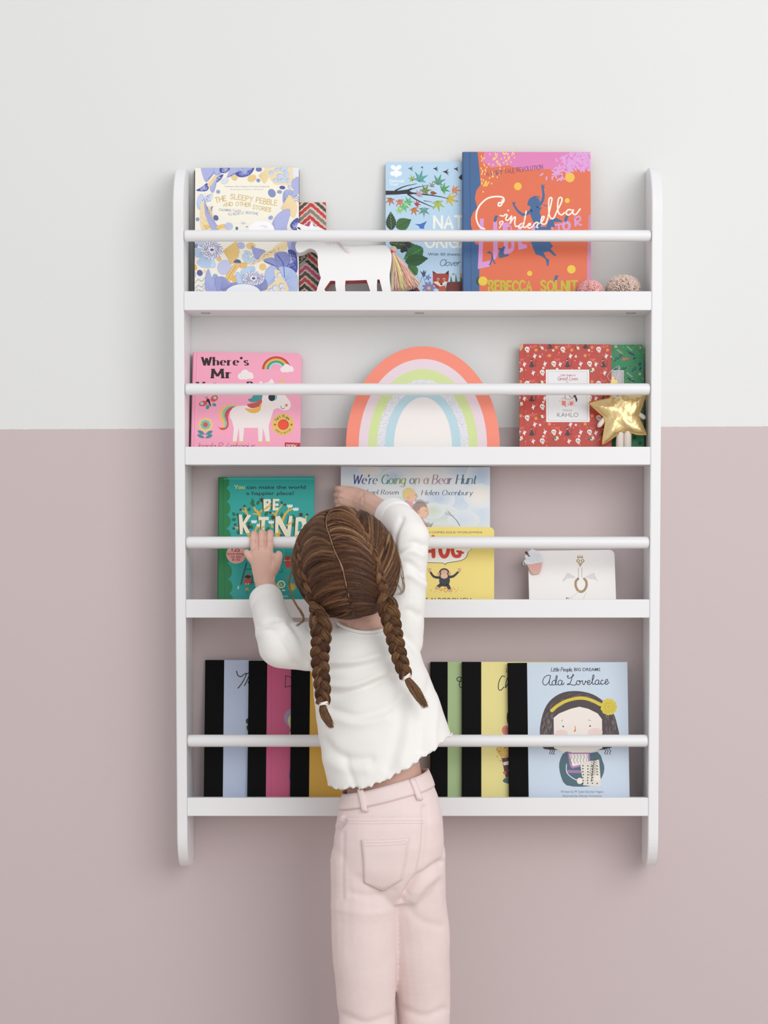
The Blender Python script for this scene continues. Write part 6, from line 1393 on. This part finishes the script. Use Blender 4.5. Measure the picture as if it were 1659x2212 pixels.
crease(jm, [([(917, 1745), (917, 1800), (912, 1850), (900, 1895), (880, 1930)], -.005, 7), ([(952, 1862), (915, 1888), (885, 1915), (868, 1945)], -.0065, 7), ([(945, 1890), (915, 1915), (895, 1945)], .004, 9), ([(742, 1800), (741, 1860), (740, 1940)], -.0018, 4), (YK, -.0012, 3), ([(741, 1764), (733, 1776), (724, 1784)], .0035, 4), ([(744, 1774), (736, 1785), (725, 1793)], -.006, 4), ([(735, 1780), (728, 1792), (722, 1800)], -.004, 5),
    ([(760, 1930), (800, 1936), (850, 1925)], -.002, 9), ([(725, 1960), (790, 1975), (850, 1965)], .0016, 12), ([(880, 1960), (910, 1990), (950, 2000)], -.002, 10), ([(735, 2190), (790, 2210), (845, 2195)], -.003, 9), ([(735, 2215), (790, 2230), (845, 2220)], .002, 9), ([(870, 2180), (915, 2195), (960, 2180)], -.003, 9)])
ripple(jm, .0014, (30, 20, 22), 9)
tz = lambda x: np.interp(x, [P(735, 1724, -.31).x, P(915, 1676, -.31).x], [P(735, 1724, -.31).z, P(915, 1676, -.31).z])
def tzx(x):
    x0, x1 = P(735, 1724, -.31).x, P(915, 1676, -.31).x; z0, z1 = P(735, 1724, -.31).z, P(915, 1676, -.31).z; return z0+(z1-z0)*(x-x0)/(x1-x0)
bm = bmesh.new(); bm.from_mesh(jm); bpy.data.meshes.remove(jm)
bvh = BVHTree.FromBMesh(bm)
bmesh.ops.delete(bm, geom=[f for f in bm.faces if f.calc_center_median().z > tzx(f.calc_center_median().x)], context='FACES')
for v in bm.verts:
    if v.is_boundary: v.co.z = tzx(v.co.x)
jm = bpy.data.meshes.new('jeans'); bm.to_mesh(jm); bm.free()
jeans = setw(link('jeans', jm, M_denim, None, True), person)
sd = jeans.modifiers.new('thickness', 'SOLIDIFY'); sd.thickness = .0018; sd.offset = -1
def on(u, v, off):
    d = ray(u, v).normalized(); h = bvh.ray_cast(CAMP, d)
    if h[0] is None: return P(u, v, -.25)
    return h[0]+h[1]*off if h[1].dot(d) < 0 else h[0]-h[1]*off
def patch(name, grid, th, parent, m=None):
    """cloth panel lying on the jeans, given as rows of photo points"""
    bm = bmesh.new(); V = [[bm.verts.new(on(u, v, th)) for u, v in row] for row in grid]; B_ = [[bm.verts.new(on(u, v, .0001)) for u, v in row] for row in grid]
    R_, C_ = len(V), len(V[0])
    for i in range(R_-1):
        for j in range(C_-1): bm.faces.new((V[i][j], V[i][j+1], V[i+1][j+1], V[i+1][j])); bm.faces.new((B_[i][j], B_[i+1][j], B_[i+1][j+1], B_[i][j+1]))
    edge = [(0, j) for j in range(C_)]+[(i, C_-1) for i in range(1, R_)]+[(R_-1, j) for j in range(C_-2, -1, -1)]+[(i, 0) for i in range(R_-2, 0, -1)]
    for k in range(len(edge)):
        (a, b2), (c, d) = edge[k], edge[(k+1) % len(edge)]; bm.faces.new((V[a][b2], B_[a][b2], B_[c][d], V[c][d]))
    bmesh.ops.recalc_face_normals(bm, faces=bm.faces)
    o = obj(name, bm, m or M_denim, None, True); o.parent = parent; return o
pl = [(780.5, 1814), (785, 1860), (786.5, 1906)]; pr = [(884, 1809), (878, 1858), (868.5, 1900)]
grid = []
for t in np.linspace(0, 1, 14):
    l = np.array((np.interp(t, [0, .5, 1], [p[0] for p in pl]), np.interp(t, [0, .5, 1], [p[1] for p in pl]))); r = np.array((np.interp(t, [0, .5, 1], [p[0] for p in pr]), np.interp(t, [0, .5, 1], [p[1] for p in pr])))
    row = []
    for s in np.linspace(0, 1, 14):
        p = l+(r-l)*s; dip = 22*t**3*(1-abs(2*s-.98))+(2*math.sin(PI*s)*(1-t)); row.append((p[0], p[1]+dip))
    grid.append(row)
pocket = patch('back_pocket', grid, .0022, jeans)
def stitch(pts, off=.0026, r=.00055, smooth=True, dash=True, name='stitching', m=None):
    bm = bmesh.new(); q = cr(pts, 40) if len(pts) > 2 else [np.array(pts[0], float)+(np.array(pts[1], float)-np.array(pts[0], float))*t for t in np.linspace(0, 1, 60)]
    W_ = [on(p[0], p[1], off) for p in q]; i = 0; acc = 0
    d = [0]
    for a, c in zip(W_[:-1], W_[1:]): d.append(d[-1]+(c-a).length)
    s = 0
    while s < d[-1]:
        e = min(s+.0026, d[-1]); f = lambda x: Vector([np.interp(x, d, [w[k] for w in W_]) for k in range(3)])
        tube(bm, [f(s), f((s+e)/2), f(e)], [r*.7, r, r*.7], 5); s += .0036
    o = obj(name, bm, m or M_thread, None, True); o.parent = jeans
G0, G1 = grid[0], grid[-1]
ins = lambda p, d: (p[0]+d[0], p[1]+d[1])
stitch([ins(p, (0, 5)) for p in G0[1:-1:4]]+[ins(G0[-2], (0, 5))], .0027); stitch([ins(p, (0, 12)) for p in G0[1:-1:4]]+[ins(G0[-2], (0, 12))], .0027)
stitch([ins(r[0], (4, 0)) for r in grid[1:]], .0027); stitch([ins(r[-1], (-4, 0)) for r in grid[1:]], .0027); stitch([ins(p, (0, -5)) for p in G1[1:-1]], .0027)
stitch([ins(p, (0, 5)) for p in YK], .0006); stitch([ins(p, (0, 11)) for p in YK], .0006); stitch([(745, 1800), (744, 1850), (743, 1930)], .0006); stitch([(911, 1775), (908, 1830), (898, 1878)], .0006)
# waistband all the way round
cx, cy = P(835, 1700, -.251).x, -.251
bm = bmesh.new(); NA = 120; rows = []
for k, (dz, off) in enumerate(((.0012, .0004), (.0012, .0024), (-.004, .0028), (-.012, .0028), (-.020, .0028), (-.0245, .0024), (-.0245, .0002))):
    row = []
    for a in np.linspace(0, 2*PI, NA+1)[:-1]:
        d = Vector((math.cos(a), math.sin(a), 0)); z = tzx(cx); p = None
        o_ = Vector((cx, cy, 0))+d*.3
        zz = tzx(cx+d.x*.072)+dz
        h = bvh.ray_cast(Vector((o_.x, o_.y, zz)), -d)
        q = h[0] if h[0] is not None else Vector((cx+d.x*.07, cy+d.y*.06, zz))
        row.append(bm.verts.new(Vector((q.x, q.y, zz))+d*off))
    rows.append(row)
for i in range(len(rows)):
    A_, B_ = rows[i], rows[(i+1) % len(rows)]
    for k in range(NA): bm.faces.new((A_[k], A_[(k+1) % NA], B_[(k+1) % NA], B_[k]))
bmesh.ops.recalc_face_normals(bm, faces=bm.faces); o = obj('waistband', bm, M_denim, None, True); o.parent = jeans
for (u0, v0), (u1, v1) in (((781, 1706), (790, 1754)), ((888, 1684), (905, 1729))):
    g = []
    for t in np.linspace(0, 1, 8):
        u, v = u0+(u1-u0)*t, v0+(v1-v0)*t; g.append([(u-5.5, v), (u-2, v), (u+2, v), (u+5.5, v)])
    patch('belt_loop', g, .0058, jeans)

# --- hair
EL = np.array((.083, .096, .088))            # hair surface, head frame
HMi = HM.inverted()
def hs(u, v, k=1.0, back=False):
    """head-frame direction of the hair surface at a photo point"""
    o = np.array(HMi @ CAMP)/EL; d = np.array(HMi.to_3x3() @ ray(u, v))/EL
    a = d@d; b_ = 2*o@d; c = o@o-k*k; D_ = b_*b_-4*a*c
    if D_ < 0: t = -b_/(2*a)
    else: t = (-b_-math.sqrt(D_))/(2*a)
    p = o+d*t; return p/np.linalg.norm(p)
def surf(d, k=1.0):
    d = d/np.linalg.norm(d); p = d*EL*k; return np.array(HM @ Vector(p))
PART = [np.array(p)/np.linalg.norm(p) for p in ((-.02, .78, .55), (-.03, .62, .78))]+[hs(u, v) for u, v in ((704, 1130), (713, 1160), (723, 1190), (738, 1222), (745, 1250), (752, 1282), (762, 1318))]
def along(path, t):
    n = len(path)-1; x = min(max(t, 0), 1)*n; i = min(int(x), n-1); f = x-i
    p0, p1, p2, p3 = path[max(i-1, 0)], path[i], path[i+1], path[min(i+2, n)]
    q = .5*((2*p1)+(p2-p0)*f+(2*p0-5*p1+4*p2-p3)*f*f+(3*p1-p0-3*p2+p3)*f**3); return q/np.linalg.norm(q)
BL = [np.array((-.50, .52, .69))]+[hs(u, v) for u, v in ((664, 1122), (650, 1158), (647, 1200), (655, 1238), (667, 1272), (679, 1304), (690, 1330))]
BR = [np.array((.42, .56, .71))]+[hs(u, v) for u, v in ((772, 1128), (792, 1160), (806, 1195), (815, 1230), (821, 1260), (828, 1285), (834, 1304))]
rng = random.Random(77)
STR = []                                      # (points, radius, colour)
DARK = ['#41271a', '#4a2d1e', '#543523', '#5c3b28']
MID = ['#68452e', '#734e34', '#7c5639', '#6c4931']
LITE = ['#866447', '#967150', '#a8845a']
def hcol(l):
    return rng.choice(LITE) if rng.random() < l*.42 else (rng.choice(MID) if rng.random() < .22+l*.55 else rng.choice(DARK))
def near(c, q=9):
    v = [int(c[i:i+2], 16) for i in (1, 3, 5)]; d = rng.gauss(0, q); return '#%02x%02x%02x' % tuple(int(min(255, max(0, x+d*(1, .8, .6)[i]))) for i, x in enumerate(v))
HRn = np.array(HR); HCn = np.array(HC)
def sweep(a, e, ctrl, n, col, lf=.012, rad=.00022, k0=1.0):
    q = np.linspace(0, 1, n)[:, None]; w = rng.gauss(0, .003)
    d = (1-q)**2*a+2*q*(1-q)*ctrl+q*q*e; d = d/np.linalg.norm(d, axis=1)[:, None]
    STR.append(((d*EL*(k0+lf*4*q*(1-q)+.010*q+w*q*(1-q))) @ HRn.T+HCn, rad, col))
def lock(a, e, m, n, seg, col, lift, sp, ja=1.0):
    """a lock: neighbouring strands that share a course and a tone"""
    k = 1+rng.uniform(0, .010); lf = lift*rng.uniform(.55, 1)
    for _ in range(n):
        j = lambda q: np.array([rng.gauss(0, q) for _ in range(3)])
        sweep(a+j(sp*ja), e+j(sp*.55), m+j(sp*.8), seg, near(col, 7) if rng.random() < .9 else hcol(.35), lf, .00021, k+rng.uniform(0, .008))
for side, BP, s in ((-1, BL, -1), (1, BR, 1)):
    ex = np.array((1., 0, 0))*s
    for i in range(230):                      # parting to braid
        t = (i+rng.random())/230; a = along(PART, t); a = a+ex*rng.uniform(.026, .040); a /= np.linalg.norm(a)
        te = min(1, max(0, t*1.0+rng.gauss(.06, .035)));  e = along(BP, te)
        m = along(PART, max(0, t-.02))*.45+along(BP, max(0, te-.20))*.62
        lock(a, e, m, 52, 11, hcol(1.25*max(0, .55-t)+.03), .020, .018, .5)  # paler towards the forehead: sun-bleaching, plus top light put into the strand colour
    for i in range(130):                      # from the temple back into the braid
        z = -.66+1.38*(i+rng.random())/130; y = .38+.30*(z > .2)*rng.random()+rng.uniform(-.08, .08); a = np.array((s*math.sqrt(max(.05, 1-z*z-.1)), y, z)); a /= np.linalg.norm(a)
        te = min(1, max(0, .62-z*.66+rng.gauss(.06, .06))); e = along(BP, te)
        m = a*.55+along(BP, max(0, te-.22))*.5
        lock(a, e, m, 42, 10, hcol(.5 if z > -.1 else .2), .026, .024)
    for i in range(110):                      # nape hair sweeping up to the braid
        t = rng.uniform(.70, 1); a = along(PART, t)+ex*rng.uniform(.0, .55)+np.array((0, 0, -.06-rng.random()*.30)); a /= np.linalg.norm(a)
        e = along(BP, rng.uniform(.80, 1)); m = (a+e)/2+np.array((0, 0, -.05)); lock(a, e, m, 36, 8, hcol(.08), .014, .022)
def wisps(pts, n, spread, col, rad=.00022):
    for _ in range(n):
        j = [np.array((rng.gauss(0, spread), rng.gauss(0, spread), rng.gauss(0, spread*.6))) for _ in pts]
        STR.append(([q for q in cr([np.array(p)+jj*(i/len(pts)) for i, (p, jj) in enumerate(zip(pts, j))], 6)], rad, rng.choice(col)))
wisps([surf(hs(646, 1190)), P(632, 1225, -.30), P(625, 1262, -.305), P(634, 1295, -.305), P(652, 1325, -.31), P(655, 1340, -.31), P(642, 1352, -.31)], 26, .0022, LITE+MID)
wisps([surf(hs(641, 1160)), P(631, 1200, -.28), P(633, 1240, -.285), P(640, 1262, -.285)], 14, .003, LITE)
wisps([surf(hs(846, 1150)), P(860, 1195, -.29), P(868, 1240, -.29), P(872, 1270, -.29), P(866, 1285, -.29)], 16, .0035, LITE)
wisps([surf(hs(848, 1180)), P(858, 1215, -.29), P(851, 1240, -.295), P(838, 1262, -.30)], 14, .003, LITE+MID)
wisps([surf(hs(842, 1230)), P(858, 1262, -.30), P(866, 1278, -.30), P(858, 1284, -.30)], 8, .003, LITE)
def strands_mesh(S, seg=3):
    V = []; Fc = []; C = []; off = 0
    for pts, r, col in S:
        p = np.array(pts, float); n = len(p); t = np.gradient(p, axis=0); t /= np.linalg.norm(t, axis=1)[:, None]+1e-12
        up = np.array((.3, -1., .2)); a = np.cross(t, up); a /= np.linalg.norm(a, axis=1)[:, None]+1e-9; b_ = np.cross(t, a)
        rr_ = np.array([r*(.55+.45*math.sin(PI*min(1, .12+.80*i/(n-1)))) for i in range(n)])[:, None] if not hasattr(r, '__len__') else np.array(r)[:, None]
        for k in range(seg):
            q = 2*PI*k/seg; V.append(p+rr_*(math.cos(q)*a+math.sin(q)*b_))
        c = lin(col)
        for k in range(seg):
            k2 = (k+1) % seg; i = np.arange(n-1)
            Fc.append(np.stack([off+k*n+i, off+k2*n+i, off+k2*n+i+1, off+k*n+i+1], 1))
        C.append(np.tile((*c, 1), (n*seg, 1))); off += n*seg
    V = np.concatenate(V); Fc = np.concatenate(Fc); C = np.concatenate(C)
    me = bpy.data.meshes.new('strands'); me.vertices.add(len(V)); me.vertices.foreach_set('co', V.ravel()); me.loops.add(Fc.size); me.loops.foreach_set('vertex_index', Fc.ravel().astype(np.int32))
    me.polygons.add(len(Fc)); me.polygons.foreach_set('loop_start', np.arange(0, Fc.size, 4, dtype=np.int32)); me.update(calc_edges=True); me.validate()
    at = me.attributes.new('Col', 'FLOAT_COLOR', 'POINT'); at.data.foreach_set('color', C.ravel()); return me
hair = setw(link('hair', strands_mesh(STR), M_hair, None, True), person)
# the layer of hair under the loose strands, open at the face
bm = bmesh.new(); bmesh.ops.create_icosphere(bm, subdivisions=5, radius=1.0)
bmesh.ops.delete(bm, geom=[f for f in bm.faces if (lambda c: c.y > .45+.35*max(0, c.z) and c.z < .62 or c.z < -.60 or (c.y > -.1 and c.z < -.35))(f.calc_center_median())], context='FACES')
for v in bm.verts: v.co = Vector((v.co.x*EL[0], v.co.y*EL[1], v.co.z*EL[2]))*.985; v.co = HM @ v.co
o = obj('hair_underlayer', bm, M_cap, None, True); o.parent = hair
bm = bmesh.new(); L_ = []
for t in np.linspace(.1, .97, 60):
    a = along(PART, t); w = .0042+.006*math.exp(-((t-.63)/.03)**2)+rng.uniform(-.0008, .0008); e1 = np.array((1, 0, 0))-a*a[0]; e1 /= np.linalg.norm(e1)
    L_.append([bm.verts.new(surf(a-e1*w*2.6, .988)), bm.verts.new(surf(a, .994)), bm.verts.new(surf(a+e1*w*2.6, .988))])
for i in range(len(L_)-1):
    for j in range(2): bm.faces.new((L_[i][j], L_[i][j+1], L_[i+1][j+1], L_[i+1][j]))
bmesh.ops.recalc_face_normals(bm, faces=bm.faces); o = obj('parting', bm, mat('scalp', '#c79a7c', .6, .15, 400), None, True); o.parent = hair
# braids
def braid(head_path, hang, tail, w0, w1, lam, ph0):
    pts = []; nrm = []; wid = []
    for t in np.linspace(.10, 1, 30):
        d = along(head_path, t); pts.append(surf(d, .998+.03*t*t)); n = d/EL; n /= np.linalg.norm(n); nrm.append(np.array(HR @ Vector(n))); wid.append(w0*(.14+.66*t))
    for i, p in enumerate(hang): pts.append(np.array(p)); nrm.append(np.array((0, -1., .05))); wid.append(w0+(w1-w0)*i/(len(hang)-1))
    A_ = [np.concatenate([p, n, [w]]) for p, n, w in zip(pts, nrm, wid)]
    keep = A_[::4][:7]+A_[30:]; X = np.array(cr(keep, 24)); c = X[:, :3]
    for _ in range(6): c[1:-1] = (c[:-2]+2*c[1:-1]+c[2:])/4
    d = np.concatenate([[0], np.cumsum(np.linalg.norm(np.diff(c, axis=0), axis=1))])
    t = np.gradient(c, axis=0); t /= np.linalg.norm(t, axis=1)[:, None]; n = X[:, 3:6]; n = n-t*(n*t).sum(1)[:, None]; n /= np.linalg.norm(n, axis=1)[:, None]; s = np.cross(t, n); w = X[:, 6]
    S = []
    for i in range(3):
        phi = 2*PI*(d/lam+i/3)+ph0
        base = c+s*(w*.36*np.sin(phi))[:, None]+n*(w*.20*np.sin(2*phi))[:, None]
        bt = np.gradient(base, axis=0); bt /= np.linalg.norm(bt, axis=1)[:, None]; bn = n-bt*(n*bt).sum(1)[:, None]; bn /= np.linalg.norm(bn, axis=1)[:, None]; bs = np.cross(bt, bn)
        tone = rng.choice(MID+['#5c3b28', '#8a6440']); S.append((base, w*.275, near(tone, 3)))
        for _ in range(120):
            a0 = rng.uniform(0, 2*PI); q = rng.uniform(.255, .31); tw = rng.uniform(-.25, .25)
            an = a0+tw*np.sin(phi*.5+rng.random()); wob = 1+.05*np.sin(d*rng.uniform(120, 260)+rng.uniform(0, 6))
            S.append((base+bs*(w*q*wob*np.cos(an)*1.0)[:, None]+bn*(w*q*.85*wob*np.sin(an))[:, None], .00030, near(tone, 10) if rng.random() < .7 else rng.choice(LITE+DARK)))
    end = c[-1]
    for _ in range(420):
        a0 = rng.uniform(0, 2*PI); q = math.sqrt(rng.random()); st = end+s[-1]*w1*.22*q*math.cos(a0)+n[-1]*w1*.2*q*math.sin(a0)
        P_ = [st-t[-1]*.004, st]
        L2_ = rng.uniform(.78, 1.02)
        for k, tp in enumerate(tail[1:]):
            f = (k+1)/(len(tail)-1); sp = .0042+.0046*math.sin(PI*min(1, f*.8))-.0022*f; P_.append(np.array(end)+(np.array(tp)-np.array(end))*L2_+s[-1]*sp*q*math.cos(a0)+n[-1]*sp*.7*q*math.sin(a0)+np.array((rng.gauss(0, .0012), rng.gauss(0, .0008), rng.gauss(0, .0012)))*f)
        S.append((cr(P_, 6), .00026, rng.choice(LITE+MID+['#8a6440', '#7d5838'])))
    o = setw(link('braid', strands_mesh(S), M_hair, None, True), person)
    for k in (-1, 0, 1):
        bm = bmesh.new(); cc = end+t[-1]*(.0022*k); r = w1*.44
        tube(bm, [cc+s[-1]*r*math.cos(a)+n[-1]*r*.9*math.sin(a)+t[-1]*.0012*math.sin(a*2+k) for a in np.linspace(0, 2*PI, 25)], .0012, 6, False)
        h = obj('hair_tie', bm, M_tie, None, True); h.parent = o
YB = -.335
braid(BL, [P(692, 1348, -.345), P(694, 1375, -.347), P(691, 1410, -.340), P(693, 1450, YB), P(697, 1490, YB), P(697.5, 1519, YB)], [P(697.5, 1519, YB), P(699, 1538, YB), P(706, 1555, YB), P(716, 1572, YB)], .0265, .0185, .050, .6)
braid(BR, [P(838, 1312, -.338), P(845, 1342, -.342), P(852, 1376, -.340), P(861, 1412, YB), P(870, 1442, YB), P(877.5, 1462, YB)], [P(877.5, 1462, YB), P(889, 1480, YB), P(904, 1502, YB), P(920, 1527, YB)], .0255, .0165, .047, 2.2)
